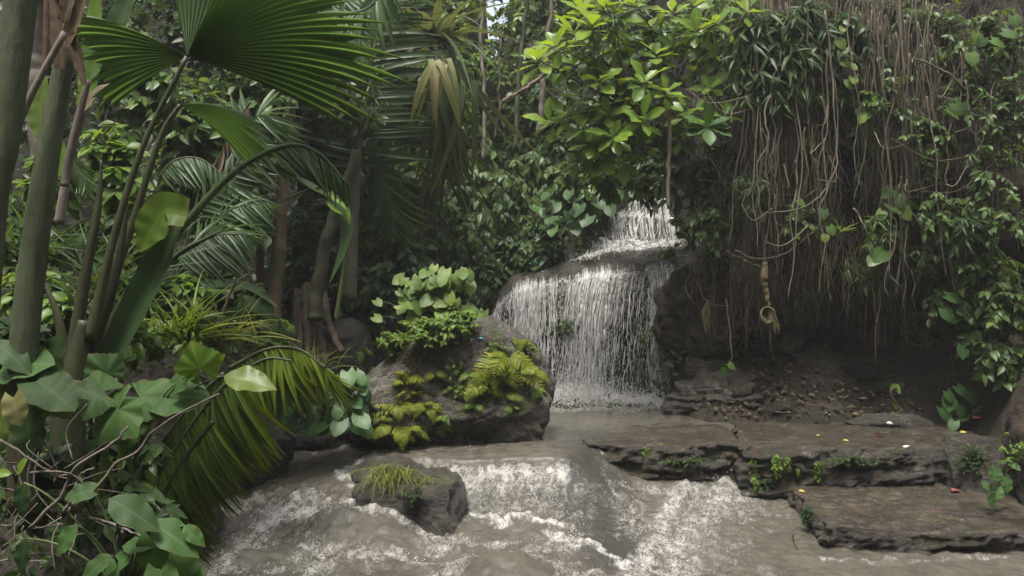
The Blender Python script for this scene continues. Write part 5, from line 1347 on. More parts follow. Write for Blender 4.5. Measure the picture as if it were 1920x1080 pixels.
for (px, py, s, dx, dy, tm, lm, r) in [(146, 985, .17, -.62, -.75, 'bigoval', 'big', .4), (283, 978, .26, .85, -.42, 'bigoval', 'big', .35), (205, 935, .26, .9, -.38, 'bigoval', 'big_dark', .9), (285, 1008, .17, .1, -.95, 'bigheart', 'big', 1.0),
        (322, 1035, .19, .55, -.8, 'bigheart', 'big', .8), (250, 1035, .20, -.7, -.5, 'bigoval', 'big', .3), (210, 1042, .2, -.75, -.5, 'bigoval', 'big_dark', 1.0), (172, 920, .12, -.8, -.1, 'bigheart', 'big_dark', .9), (230, 1025, .15, .7, .15, 'bigoval', 'big', .5),
        (335, 1062, .16, .7, -.5, 'bigheart', 'big', .6), (45, 905, .16, -.1, -1, 'bigoval', 'big_dark', .3), (50, 1010, .17, -.2, -.95, 'bigoval', 'big_dark', .2), (300, 1070, .18, .2, -.8, 'bigheart', 'big', .7), (345, 985, .13, .75, -.6, 'bigoval', 'big', .6)]:
    one_leaf(t0, P(px, py, 2.75 + .2 * random.random()), scr(dx, dy, -.2), unit(np.array([random.uniform(-.2, .2), -.72, .8])), s * .8, tm, lm, petiole_from=P(240, 1120, 2.95), rnd=r)
t0 = thing('lime_sprout', 'two lime leaves on a thin twig at the photo edge', 'sprout', P(30, 900, 3.2))
one_leaf(t0, P(34, 890, 3.2), scr(.4, .9, -.2), scr(-.3, .4, -.8), .09, 'oval', 'bright', petiole_from=P(30, 905, 3.25), rnd=.9)
one_leaf(t0, P(22, 888, 3.2), scr(-.95, .1, -.2), scr(0, .6, -.8), .08, 'oval', 'bright', petiole_from=P(30, 905, 3.25), rnd=.9)
t0 = thing('lime_sprout', 'small lime sprout leaf in front of the mossy drooping frond', 'sprout', P(262, 925, 4.0))
one_leaf(t0, P(258, 912, 4.0), scr(.9, .1, -.3), scr(.1, .8, -.6), .09, 'oval', 'bright', petiole_from=P(250, 950, 4.1), rnd=.9)
one_leaf(t0, P(268, 905, 4.0), scr(.35, -.8, -.3), scr(.5, .5, -.6), .06, 'oval', 'bright', petiole_from=P(250, 950, 4.1), rnd=.9)
# bare twigs
for k, (pts, w, lb) in enumerate([([(0, 825), (50, 855), (100, 888), (140, 892), (162, 915)], .006, 'grey bare twig entering from the photo edge'), ([(55, 990), (105, 940), (150, 870), (210, 832), (240, 800)], .008, 'long bare twig curving in front of the dark bank'),
        ([(170, 930), (215, 870), (252, 852), (280, 815), (330, 780), (412, 738)], .007, 'longest bare twig, reaching up over the lobed leaves'), ([(120, 960), (150, 895), (175, 876)], .006, 'short forked bare twig in the dark bank corner'),
        ([(170, 970), (230, 990), (275, 1012)], .006, 'low bare twig above the corner leaves'), ([(230, 1000), (228, 980), (215, 1020)], .005, 'tiny bent twig among the corner leaves'), ([(60, 885), (120, 885), (150, 898)], .005, 'thin level twig with the lime sprout'),
        ([(350, 690), (420, 725), (470, 760)], .006, 'thin bent twig over the mossy drooping frond'), ([(440, 520), (420, 590), (415, 655)], .012, 'yellow-green upright stalk on the bank beside the grey-green leaf')]):
    o = tube_obj('bare_twig', 'dead' if k != 8 else 'fibre', pp(pts, 2.9 if k < 7 and k != 2 else (3.4 if k == 2 else 5.6)), [w, w * .5], None, 6, 26, 0.012, k)
    tag(o, lb, 'twig', 'bare twigs on the bank')
# dead hanging blades and fine dead stems in the dark corner
t0 = thing('dead_stem_tangle', 'tangle of thin dead stems in the dark corner of the bank', 'dead stems', P(60, 960, 3.3))
a = Acc(); rg_ = np.random.default_rng(77)
for _ in range(46):
    p = P(rg_.uniform(-10, 150), rg_.uniform(860, 1060), rg_.uniform(3.1, 3.7)); d = unit(rg_.normal(size=3)) * rg_.uniform(.1, .3)
    a.tube(curve([p, p + .5 * d + rg_.normal(0, .03, 3), p + d], 10), np.linspace(.004, .0015, 10), 4)
a.build('stems', BK['dead'], t0)
t0 = thing('dead_blade_clump', 'dry hanging grey-green blades behind the bare twigs', 'dead leaves', P(100, 820, 4.2))
a = Acc()
for _ in range(26):
    p = P(rg_.uniform(10, 235), rg_.uniform(770, 840), rg_.uniform(4.1, 4.5))
    a.leaves(TM['strap'], p[None], unit(np.array([[rg_.normal(0, .15), -.1, -1]])), unit(np.array([[rg_.normal(0, .5), -1, 0.1]])), rg_.uniform(.35, .65), 1.0)
a.build('blades', LM['palm'], t0)
# grey-green drooping leaf by the fern bank, pale flower spray
t0 = thing('grey_leaf_plant', 'plant with a big drooping blue-grey leaf above the mossy frond', 'plant', P(470, 640, 7.0))
for (px, py, s, dx, dy, r) in [(462, 545, .36, .75, -.65, .9), (455, 560, .40, .35, -.9, .8), (480, 575, .34, .6, -.75, 1.0), (440, 575, .3, -.2, -.9, .7)]:
    one_leaf(t0, P(px, py, 6.9), scr(dx, dy, -.2), scr(.2, .4, -.9), s, 'bigoval', 'big_dark', petiole_from=P(455, 620, 7.1), rnd=r)
ribbon_leaf(t0, pp([(330, 540), (400, 533), (470, 540), (520, 575)], 6.9), .05, 'big_dark', unit(UP + CAMD), rnd=1.0)
acc = Acc(); p = P(460, 615, 6.8) + rg_.normal(0, 1, (26, 3)) * np.array([.09, .05, .035]); acc.leaves(TM['tiny'], p, unit(rg_.normal(size=(26, 3))), unit(UP + rg_.normal(0, .4, (26, 3))), .06)
o = acc.build('flower_spray', LM['pale'], t0); o['label'] = 'cream flower spray'

# ------------------------------------------------------------------ plants on and around the fern boulder
def heart_clump(label, spots, Y, root, lm, size, tm='heart', name='heart_leaf_plant', cat='plant', face=.8):
    t0 = thing(name, label, cat, root)
    for q in spots:
        px, py, s = q[:3]
        one_leaf(t0, P(px, py, Y - .15 + .3 * random.random()), scr(random.uniform(-.6, .6), random.uniform(-.9, -.2), -.4), unit(np.array([random.uniform(-.35, .35), -face, .75])), size * s, tm, lm, petiole_from=root, prad=.004)
    return t0
rs = random.Random(4)
heart_clump('glossy clump of dark green heart leaves between the bank and the fern boulder', [(rs.uniform(540, 684), rs.uniform(690, 800), rs.uniform(.7, 1.15)) for _ in range(75)], 7.9, P(620, 800, 8.2), 'heart', .165)
heart_clump('kudzu-like pale green vine standing up from the top of the fern boulder', [(rs.gauss(815, 38), rs.uniform(505, 600), rs.uniform(.6, 1.1)) for _ in range(85)] + [(800, 508, .9), (815, 498, .7), (830, 515, 1), (760, 560, .8), (880, 590, .7)], 8.6, P(815, 640, 8.7), 'weed', .155)
o = one_leaf(None, P(746, 573, 8.45), scr(.1, -.2, -.9), scr(0, .3, -1), .1, 'heart', 'pale'); o.name = 'white_leaf'; tag(o, 'whitish dead leaf on the edge of the kudzu-like vine', 'leaf')
for (px, py, rpx, ll, n, lb) in [(800, 625, 60, .075, 46, 'dense small-leaved weed mat crowning the fern boulder'), (850, 615, 48, .07, 40, 'small-leaved weeds beside the bare rock top of the boulder'), (745, 640, 40, .075, 30, 'small-leaved weeds spilling down the sloping side of the boulder'), (872, 592, 28, .06, 22, 'sprig of tiny leaves poking up behind the bare rock top')]:
    p, n_ = cast(px, py + 22); r = rpx / FPX * p[1]
    spray_bush('weed_mat', lb, 'weed', P(px, py, p[1] - .08), (r, r * .7, r * .55), n, 13, ll, 'weed', 'small', droop=.35, stem='green_stem', tw=.004, up=.6, root=p - 0.02 * n_, group='weeds on the fern boulder', b=.55)
for (px, py, nf, sz, lb) in [(950, 665, 9, .34, 'largest yellow fern, spreading over the boulder shoulder facing the fall'), (925, 695, 8, .30, 'yellow fern just below the largest one'), (905, 725, 7, .26, 'yellow fern drooping at the lower end of the big patch'),
        (970, 690, 7, .26, 'yellow fern on the boulder edge nearest the curtain of water'), (1010, 735, 6, .20, 'small green fern alone on the tip of the boulder by the pool'), (975, 640, 7, .18, 'mossy fern tuft high on the boulder edge'), (945, 740, 5, .20, 'small yellow fern hanging under the big patch'),
        (760, 715, 7, .24, 'yellow fern uppermost of the patch on the dark boulder flank'), (745, 760, 8, .26, 'yellow fern with the broadest frond on the dark boulder flank'), (738, 800, 7, .25, 'lowest yellow fern, hanging just above the stream'), (800, 760, 7, .22, 'little fern between the two yellow fern patches'),
        (850, 730, 5, .15, 'little green fern under the brown roots in the middle of the boulder'), (880, 700, 5, .14, 'little fern near the pale rib of rock'), (700, 645, 6, .26, 'lime fern on the soil behind the sloping boulder side'), (680, 660, 5, .2, 'lime fern low beside the half-hidden boulder'), (780, 740, 5, .15, 'tiny fern over the broad-fronded yellow one'), (830, 780, 4, .13, 'tiny pale sprout low on the dark boulder flank'), (815, 700, 5, .15, 'little yellow fern under the dry brown roots'), (770, 800, 6, .18, 'yellow fern beside the lowest one above the stream'), (890, 760, 5, .16, 'little green fern below the big yellow patch'), (960, 765, 5, .16, 'little green fern low on the boulder end facing the pool'), (1000, 700, 6, .18, 'yellow fern on the shoulder above the boulder tip'), (715, 780, 4, .14, 'tiny yellow sprout at the left end of the flank patch')]:
    p, n_ = cast(px, py)
    fern(lb.replace('at the left end', 'at the far end'), p, n_, sz, nf, 'weed' if 'green' in lb or 'pale' in lb or 'lime' in lb else 'fern', 'ferns on the boulder')
for (px, py, rpx, lb) in [(848, 690, 26, 'scatter of small round leaves beneath the brown roots'), (870, 740, 26, 'thin creeper of small leaves in the middle of the boulder flank'), (935, 655, 24, 'small creeper over the pale rib of rock'), (835, 800, 20, 'creeper specks near the boulder foot'), (985, 660, 22, 'creeper trailing over the boulder edge towards the fall'), (690, 700, 22, 'few small leaves on the bare sloping flank')]:
    p, n_ = cast(px, py); r = rpx / FPX * p[1]
    spray_bush('creeper', lb, 'creeper', p + n_ * .03, (r, r * .3, r), 16, 7, .05, 'weed', 'small', droop=.6, stem='green_stem', tw=.002, root=p, group='creepers on the fern boulder', arch=.05)
# brown roots at the boulder top
t0 = thing('root_tangle', 'tangle of dry brown roots hanging over the crown of the fern boulder', 'roots', P(800, 680, 8.2))
a = Acc(); rg_ = np.random.default_rng(5)
for _ in range(70):
    x0, y0 = rg_.uniform(755, 850), rg_.uniform(645, 670); x1, y1 = x0 + rg_.normal(-15, 25), y0 + rg_.uniform(15, 60)
    q = []
    for s_ in np.linspace(0, 1, 7):
        p, n_ = cast(x0 + (x1 - x0) * s_ + rg_.normal(0, 4), y0 + (y1 - y0) * s_ + rg_.normal(0, 3)); q.append(p + n_ * rg_.uniform(.005, .04))
    a.tube(curve(q, 14), np.linspace(.005, .002, 14), 4)
a.build('roots', BK['root'], t0)
p, n_ = cast(790, 672); o = one_leaf(None, p + n_ * .04, scr(.4, .8, -.2), n_ + .4 * UP, .11, 'oval', 'dry', rnd=.9); o.name = 'dry_leaf'; tag(o, 'orange dry leaf lying on the brown boulder roots', 'leaf')
# grass on the small rock
p, n_ = cast(735, 895)
grass_tuft('grass_tuft', 'yellow-green grass combed over the face of the small stream rock', p + np.array([0, 0, .05]), np.array([0, -1, .3]), 170, .26, fall=.75, spread=.10)
p, n_ = cast(800, 905)
grass_tuft('grass_tuft', 'shorter sparse grass at the waterside end of the small stream rock', p + np.array([0, 0, .03]), np.array([0, -1, .3]), 60, .15, fall=.7, spread=.07)
p, n_ = cast(775, 930)
spray_bush('weed_mat', 'mossy dark weeds under the grass of the small stream rock', 'weed', p, (.16, .07, .10), 26, 9, .03, 'moss', 'tiny', stem='green_stem', tw=.002, root=p)
# weeds in and behind the fall
for (px, py, Y, r, lb) in [(1215, 630, 11.5, .17, 'green fern-like weed beside the narrow shower of the fall'), (1060, 615, 11.5, .14, 'dim green weed seen through the white curtain'), (1245, 640, 11.4, .10, 'small green weed under the overhanging boulder edge')]:
    spray_bush('waterfall_weed', lb, 'weed', P(px, py, Y), (r, r * .5, r), 26, 10, .07, 'mid', 'small', droop=.6, stem='green_stem', tw=.003, group='weeds in the fall')

# ------------------------------------------------------------------ broad-leaved shrub over the fall
def broad_shrub():
    Y = 9.5
    root = P(1365, -40, 10.6)
    t0 = thing('broad_leaved_shrub', 'big shrub with bright rosettes of broad leaves overhanging the waterfall', 'shrub', root)
    rg = np.random.default_rng(12)
    tips = [(1040, 85), (1075, 60), (1005, 110), (1110, 45), (1150, 20), (1190, 5), (1075, 120), (1120, 95), (1165, 70), (1215, 50), (1260, 20), (1300, 10), (1230, 100), (1060, 215), (1030, 230), (1085, 180), (1120, 150), (1150, 130), (1095, 240), (1140, 215),
            (1180, 180), (1110, 270), (1150, 255), (1180, 110), (1265, 90), (1305, 60), (1345, 40), (1330, 165), (1370, 175), (1345, 110), (1300, 130), (1320, 235), (1290, 205), (1205, 225), (1170, 300), (1120, 300), (1210, 150), (1250, 170), (1390, 90), (1360, 215), (1240, 60), (1130, 10), (1090, 20), (1200, 270), (1080, 300), (1400, 20), (1275, 260), (1160, 160)]
    st = Acc(); acc = Acc()
    joints = [P(1250, 200, 10.0), P(1300, 90, 10.2), P(1190, 210, 9.9), P(1330, 150, 10.1)]
    for j in joints: st.tube(curve([root, 0.5 * (root + j) + rg.normal(0, .1, 3), j], 16), np.linspace(.045, .022, 16), 6)
    for (px, py) in tips:
        tip = P(px, py, Y + rg.uniform(-.35, .5)); j = joints[int(np.argmin([np.linalg.norm(tip - q) for q in joints]))]
        C = curve([j, 0.5 * (j + tip) + rg.normal(0, .08, 3) - UP * .05, tip], 14)
        st.tube(C, np.linspace(.016, .006, 14), 5)
        ax = unit(unit(C[-1] - C[-4]) * .5 + .6 * UP + .35 * CAMD)
        nl = rg.integers(7, 12)
        ph = np.arange(nl) * 2.4 + rg.random() * 6
        u = unit(np.cross(ax, [0.3, .2, 1])); v = np.cross(ax, u)
        el = np.linspace(.85, -.15, nl)
        a = unit(el[:, None] * ax + np.cos(ph)[:, None] * u * (1.05 - .4 * el[:, None]) + np.sin(ph)[:, None] * v * (1.05 - .4 * el[:, None]) + .1 * rg.normal(size=(nl, 3)))
        base = C[-1] - ax * np.linspace(0, .10, nl)[:, None]
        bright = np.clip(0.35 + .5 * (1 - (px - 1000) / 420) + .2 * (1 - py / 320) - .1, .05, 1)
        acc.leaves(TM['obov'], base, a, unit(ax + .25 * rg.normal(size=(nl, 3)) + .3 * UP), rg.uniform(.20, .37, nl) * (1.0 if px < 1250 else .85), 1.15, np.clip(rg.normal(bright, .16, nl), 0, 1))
        k = rg.integers(5, 13, 7)
        acc.leaves(TM['oval'], C[k], unit(rg.normal(size=(7, 3)) * np.array([1, .6, .5]) - .3 * UP), unit(UP + .5 * CAMD + .3 * rg.normal(size=(7, 3))), rg.uniform(.12, .24, 7), 1.0, np.clip(rg.normal(.25, .15, 7), 0, 1))
    for _ in range(70):
        p = P(rg.uniform(1150, 1340), rg.uniform(150, 350), rg.uniform(9.5, 10.2)); d = unit(rg.normal(size=3) * np.array([1, .5, .7])) * rg.uniform(.2, .6)
        st.tube(curve([p, p + .5 * d + rg.normal(0, .06, 3), p + d], 10), np.linspace(.008, .003, 10), 4)
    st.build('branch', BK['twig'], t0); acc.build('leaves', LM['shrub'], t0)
    acc = Acc(); c = P(1325, 238, 9.2)
    ph = np.linspace(0, 6.28, 9)[:-1]
    a = unit(np.column_stack([np.cos(ph), -.35 * np.ones(8), .42 * np.sin(ph) + .05]))
    acc.leaves(TM['obov'], np.repeat(c[None], 8, 0), a, unit(UP + .9 * CAMD + .1 * rg.normal(size=(8, 3))), rg.uniform(.27, .33, 8), 1.25)
    o = acc.build('leaf_rosette', LM['heart'], t0); o['label'] = 'flat blue-green rosette facing the stream'
broad_shrub()
o = tube_obj('dead_branch', 'root_pale', pp([(1252, 170), (1256, 260), (1252, 320), (1254, 392)], 9.4), [.022, .026, .024, .02], None, 8, 26, .02, 2)
tag(o, 'pale broken branch hanging straight down through the broad-leaved shrub', 'branch')
# leafy bits around the cascade head, below the shrub
for (px, py, Y, rpx, asp, lm, tm, ll, n, lb) in [(1150, 330, 10.4, 70, .6, 'bright', 'oval', .14, 26, 'yellow-green leaves low under the broad-leaved shrub'), (1280, 330, 10.2, 80, .7, 'mid', 'oval', .15, 30, 'shadowed leaves below the blue-green rosette'),
        (1290, 420, 10.6, 55, .9, 'mid', 'small', .12, 12, 'thin leafy sprays hanging over the upper cascade'), (1340, 470, 10.4, 45, .8, 'mid', 'small', .10, 22, 'leafy sprigs on top of the overhanging boulder'), (1255, 470, 10.8, 30, 1.0, 'mid', 'small', .09, 12, 'sparse sprig dangling at the wet lip beside the fine shower'),
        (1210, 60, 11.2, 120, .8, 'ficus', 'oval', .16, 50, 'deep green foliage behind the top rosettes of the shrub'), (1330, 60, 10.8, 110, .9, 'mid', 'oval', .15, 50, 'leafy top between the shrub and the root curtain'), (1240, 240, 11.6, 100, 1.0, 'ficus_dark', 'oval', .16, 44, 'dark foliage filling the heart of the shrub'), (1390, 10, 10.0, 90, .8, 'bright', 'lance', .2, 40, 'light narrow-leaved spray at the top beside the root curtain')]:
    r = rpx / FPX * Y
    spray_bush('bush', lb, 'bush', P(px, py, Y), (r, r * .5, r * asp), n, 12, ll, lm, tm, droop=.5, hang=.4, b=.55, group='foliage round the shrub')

# ------------------------------------------------------------------ foliage on the cliff
for (px, py, Y, rpx, asp, lm, tm, ll, n, lb) in [
        (1450, 60, 9.3, 100, .9, 'bamboo', 'lance', .26, 70, 'dark narrow-leaved clump above the densest roots'), (1440, 150, 9.2, 75, .8, 'bamboo', 'lance', .24, 50, 'narrow-leaved clump hanging among the densest roots'), (1530, 40, 9.4, 90, .9, 'bamboo', 'lance', .22, 50, 'dark narrow-leaved tuft over the black hollow'),
        (1600, 60, 9.5, 90, .9, 'ficus_dark', 'small', .13, 36, 'dark small leaves behind the trailing leafy vine'), (1690, 30, 9.9, 90, .8, 'ficus', 'small', .11, 44, 'green small-leaved clump over the second root bundle'), (1780, 50, 9.5, 95, .9, 'mid', 'small', .10, 40, 'green creeper over the crossing brown branch'),
        (1870, 60, 8.9, 90, 1.0, 'mid', 'small', .11, 40, 'leafy creeper at the top corner of the cliff'), (1890, 190, 8.7, 80, 1.0, 'ficus', 'small', .10, 30, 'green leaves hanging at the cliff edge of the photo'), (1820, 160, 9.1, 70, .9, 'ficus', 'small', .10, 36, 'creeper leaves beside the crossing brown branch'),
        (1750, 300, 9.5, 55, .9, 'ficus', 'oval', .13, 20, 'dull leaves among the thin roots midway down the cliff'), (1700, 370, 9.4, 50, 1.2, 'mid', 'oval', .14, 22, 'green leaves midway down between two root bundles'), (1625, 260, 10.0, 60, 1.2, 'ficus_dark', 'oval', .14, 24, 'dark leaves inside the black hollow of the cliff'),
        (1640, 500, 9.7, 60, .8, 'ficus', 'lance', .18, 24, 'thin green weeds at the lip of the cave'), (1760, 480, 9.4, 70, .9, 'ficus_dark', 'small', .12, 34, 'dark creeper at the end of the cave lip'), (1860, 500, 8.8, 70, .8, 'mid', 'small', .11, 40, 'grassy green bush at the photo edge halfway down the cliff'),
        (1790, 560, 9.2, 60, .8, 'ficus_dark', 'oval', .14, 30, 'blue-green bush below the second root bundle'), (1850, 600, 8.9, 75, .8, 'ficus_dark', 'oval', .14, 44, 'dense dark bush above the heart-leaf seedlings'), (1900, 560, 8.5, 60, 1.1, 'mid', 'small', .11, 36, 'fine-leaved bush at the very edge of the photo'),
        (1890, 660, 8.6, 60, .8, 'ficus', 'oval', .15, 30, 'drooping-leaved bush overhanging the seedlings'), (1720, 600, 9.9, 40, 1.0, 'ficus_dark', 'oval', .12, 14, 'few dark leaves against the tan cave pillar'), (1480, 540, 10.6, 45, .6, 'ficus_dark', 'small', .1, 14, 'dark sprig under the cave roof'),
        (1770, 380, 8.9, 70, 1.0, 'ficus', 'small', .10, 26, 'thin scatter of small leaves over the thin roots'), (1850, 300, 8.6, 80, 1.0, 'ficus', 'small', .10, 20, 'small-leaved creeper spreading over bare earth below the top corner creeper'), (1900, 400, 8.3, 70, 1.1, 'mid', 'small', .10, 18, 'grassy creeper hanging at the photo edge over bare earth'),
        (1830, 420, 8.7, 55, 1.0, 'bamboo', 'lance', .16, 22, 'narrow drooping leaves among the olive roots'), (1740, 250, 9.0, 55, 1.2, 'ficus', 'small', .10, 22, 'fine leaves trailing below the crossing branch'), (1670, 180, 9.1, 60, 1.2, 'ficus', 'small', .10, 24, 'small leaves threaded through the second root bundle'), (1420, 330, 9.2, 45, 1.3, 'bamboo', 'lance', .15, 16, 'narrow leaves sprouting in the densest roots'), (1510, 400, 9.3, 45, 1.2, 'ficus', 'small', .10, 14, 'sparse small leaves on the lower ends of the densest roots'),
        (1350, 290, 9.9, 60, 1.3, 'ficus_dark', 'oval', .13, 40, 'dark leaves filling the gap between the shrub and the densest roots'), (1365, 390, 10.0, 45, 1.2, 'ficus', 'small', .11, 26, 'small leaves trailing beside the densest roots over the overhanging boulder'), (1330, 400, 9.8, 50, 1.2, 'ficus', 'small', .12, 24, 'leafy strands linking the shrub to the densest roots'), (1650, 420, 9.2, 45, 1.0, 'mid', 'lance', .15, 16, 'green drooping leaves over the cave lip'), (1560, 170, 9.5, 40, .8, 'bamboo', 'lance', .2, 16, 'spiky dark leaf tuft at the edge of the black hollow'), (1590, 330, 10.2, 60, 1.2, 'ficus_dark', 'small', .12, 20, 'faint black-green leaves deep in the cliff hollow')]:
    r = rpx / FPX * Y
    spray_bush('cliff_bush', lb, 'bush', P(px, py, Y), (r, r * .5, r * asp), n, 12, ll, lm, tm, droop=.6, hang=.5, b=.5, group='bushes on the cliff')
for (px, py, Y, s, lm, lb) in [(1475, 92, 9.2, .22, 'weed', 'bright star-shaped tuft on the dark narrow-leaved clump'), (1572, 437, 9.4, .22, 'weed', 'lime spider-like tuft hanging at the cave lip'), (1540, 205, 9.4, .26, 'bamboo', 'dark star-shaped tuft beside the black hollow'), (1505, 275, 9.4, .16, 'weed', 'small lime tuft among the densest roots')]:
    grass_tuft('epiphyte', lb, P(px, py, Y), np.array([0, -1, .3]), 22, s, lm, fall=.35, spread=.02, tm='lance', cat='epiphyte', wd=.7, group='star tufts on the cliff', outv=.4)
# leafy vines hanging down the cliff
for k, (pts, lv, Y, lm, s, lb) in enumerate([
        ([(1572, -20), (1562, 120), (1572, 230), (1560, 320), (1548, 370)], [(1580, 50), (1572, 75), (1585, 90), (1578, 115), (1595, 122), (1600, 145), (1590, 150)], 9.3, 'weed', .12, 'long pale vine with a chain of little leaves over the black hollow'),
        ([(1640, 200), (1628, 250), (1618, 300), (1600, 380)], [(1625, 190), (1640, 180), (1650, 195), (1632, 205), (1618, 215), (1660, 190)], 9.2, 'bright', .13, 'curved stem topped by a bunch of lime leaves in the hollow'),
        ([(1490, 300), (1496, 360), (1500, 420)], [(1496, 375), (1490, 392)], 9.2, 'mid', .14, 'short strand with a single heart leaf before the densest roots'),
        ([(1540, 360), (1548, 400), (1552, 520), (1556, 570)], [(1545, 395), (1555, 425), (1548, 440)], 9.2, 'mid', .13, 'straight green strand falling past the cave lip'),
        ([(1690, 330), (1680, 380), (1660, 430)], [(1672, 355), (1685, 365), (1665, 380), (1655, 395), (1690, 390)], 9.2, 'mid', .17, 'leafy green strand between the root bundles'),
        ([(1660, 440), (1650, 470), (1625, 500)], [(1660, 470), (1645, 480)], 9.2, 'mid', .2, 'folded long green leaf on a wiry stem at the cave lip'),
        ([(1760, 180), (1790, 190), (1800, 220)], [(1790, 195), (1775, 205), (1805, 195)], 9.0, 'mid', .15, 'vine with a yellowing leaf crossing the brown branch'),
        ([(1840, 40), (1830, 80), (1850, 110)], [(1845, 70), (1830, 62), (1860, 75), (1820, 100), (1880, 60), (1900, 30)], 8.7, 'mid', .17, 'broad leaves catching light at the top corner of the cliff'),
        ([(1780, 470), (1790, 540), (1800, 580)], [(1775, 555), (1800, 570), (1815, 582), (1790, 590), (1770, 580)], 9.0, 'heart', .15, 'round blue-green leaves on the cliff above the root mat'),
        ([(1840, 600), (1830, 640), (1845, 660)], [(1805, 650), (1835, 650), (1845, 665), (1870, 655), (1885, 690), (1905, 680)], 8.9, 'heart', .16, 'hanging round leaves just over the heart-leaf seedlings'),
        ([(1362, 560), (1370, 640), (1372, 700)], [(1356, 690), (1366, 682)], 10.0, 'mid', .13, 'sprig with two green leaves under the overhanging boulder')]):
    t0 = thing('leafy_vine', lb, 'vine', P(*pts[0], Y), 'leafy vines on the cliff')
    tube_obj('stem', 'green_stem' if k % 2 else 'root_pale', pp(pts, Y), [.009, .006], t0, 6, 26, .02, k)
    for (px, py) in lv:
        one_leaf(t0, P(px, py, Y - .05), scr(random.uniform(-.7, .7), random.uniform(-1, -.2), -.3), unit(np.array([random.uniform(-.4, .4), -.8, .6])), s * random.uniform(.8, 1.2), 'heart', lm)
for (px, py, Y, lb) in [(1432, 395, 9.2, 'oval brown dead leaf caught in the densest roots'), (1740, 412, 9.2, 'orange dead leaf caught between the root bundles'), (1865, 490, 8.7, 'russet dead leaf hanging on bare earth'), (1600, 105, 9.4, 'reddish dead leaf high over the black hollow'), (1735, 185, 9.3, 'reddish dead leaf behind the thin roots'), (1788, 200, 9.0, 'cream yellowing leaf by the crossing branch')]:
    o = one_leaf(None, P(px, py, Y), scr(random.uniform(-.4, .4), -.9, -.2), scr(.1, .3, -.9), .15, 'oval', 'pale' if 'cream' in lb else 'dry', width=1.5); o.name = 'dead_leaf'; tag(o, lb, 'leaf', 'dead leaves on the cliff')

# ------------------------------------------------------------------ hanging roots
rr = np.random.default_rng(21)
def root_path(px0, py0, px1, py1, Y, wig, n=36, swing=0.0):
    t = np.linspace(0, 1, n)
    ph = rr.uniform(0, 60)
    px = px0 + (px1 - px0) * t ** rr.uniform(.6, 1.6) + wig * 1.0 * (fbm(t * rr.uniform(1.2, 3.6) + ph, ph, .3, 3, gain=.4)) + swing * np.sin(t * np.pi)
    py = py0 + (py1 - py0) * t
    YY = Y + .12 * noise(t * 2 + ph, 3.3, ph) 
    return np.stack([(px - 960) / FPX * YY, YY, CAMZ - (py - 540) / FPX * YY], -1)
ROOTC = [
    # x range, top y range, bottom y range, Y, count, radius range, material, wiggle, drift, label
    (1395, 1480, -60, 200, 330, 520, 9.45, 66, (.004, .013), 'root', 14, 10, 'tan root strand in the densest bundle above the overhanging boulder'),
    (1460, 1560, 60, 260, 380, 560, 9.5, 40, (.004, .012), 'root', 16, 8, 'tan-brown root strand on the hollow side of the densest bundle'),
    (1400, 1460, 90, 210, 300, 480, 9.2, 16, (.006, .012), 'root_pale', 16, -14, 'pale whitish root fanning out at the top of the densest bundle'),
    (1560, 1650, -60, 60, 180, 430, 9.5, 18, (.004, .010), 'root_pale', 18, 10, 'pale lone root dangling across the black hollow'),
    (1630, 1740, -60, 80, 300, 560, 9.3, 42, (.005, .013), 'root', 20, 20, 'greyish root of the second bundle, beyond the black hollow'),
    (1730, 1830, 40, 220, 300, 520, 9.2, 28, (.004, .009), 'root', 20, 14, 'thin brown root below the crossing brown branch'),
    (1820, 1925, 120, 240, 300, 440, 8.9, 24, (.004, .009), 'root', 16, 16, 'thin olive root near the cliff edge of the photo'),
    (1640, 1740, 380, 470, 520, 680, 9.4, 14, (.004, .009), 'root', 12, 10, 'low root hanging past the cave lip beside the tan pillar'),
    (1325, 1395, 150, 300, 330, 480, 9.75, 14, (.004, .009), 'root_dark', 12, 6, 'dark root strand in the gap between the shrub and the densest bundle'),
    (1380, 1640, 430, 500, 520, 640, 9.9, 14, (.003, .006), 'root_dark', 10, 4, 'fine dark root dangling from the cave roof'),
]
for (x0, x1, t0_, t1_, b0, b1, Y, n, rd, mt, wig, drift, lb) in ROOTC:
    for i in range(n):
        px = rr.uniform(x0, x1); a = Acc(); r = rr.uniform(*rd) * (1.5 if rr.random() < .12 else 1)
        C = root_path(px, rr.uniform(t0_, t1_), px + rr.normal(drift * .3, abs(drift)), rr.uniform(b0, b1), Y + rr.uniform(-.25, .3), wig)
        a.tube(C, np.linspace(r, r * .35, len(C)), 5)
        o = a.build('hanging_root', BK[mt])
        tag(o, lb, 'root', 'roots hanging over the cliff: ' + ' '.join(lb.split()[:5]))
THICK = [(1402, -30, 1420, 470), (1418, 60, 1432, 500), (1440, -40, 1470, 430), (1455, 100, 1450, 520), (1478, 40, 1495, 470), (1498, 150, 1490, 560), (1520, -20, 1540, 440), (1538, 180, 1548, 500), (1590, -40, 1600, 350),
         (1640, -60, 1668, 520), (1655, -40, 1690, 420), (1668, 60, 1672, 560), (1685, -20, 1735, 380), (1700, 100, 1712, 500), (1722, 40, 1760, 460), (1745, 180, 1770, 520), (1778, 220, 1800, 560), (1805, 150, 1835, 430), (1850, 200, 1868, 420), (1880, 230, 1915, 470), (1900, 150, 1930, 380), (1435, 240, 1437, 500)]
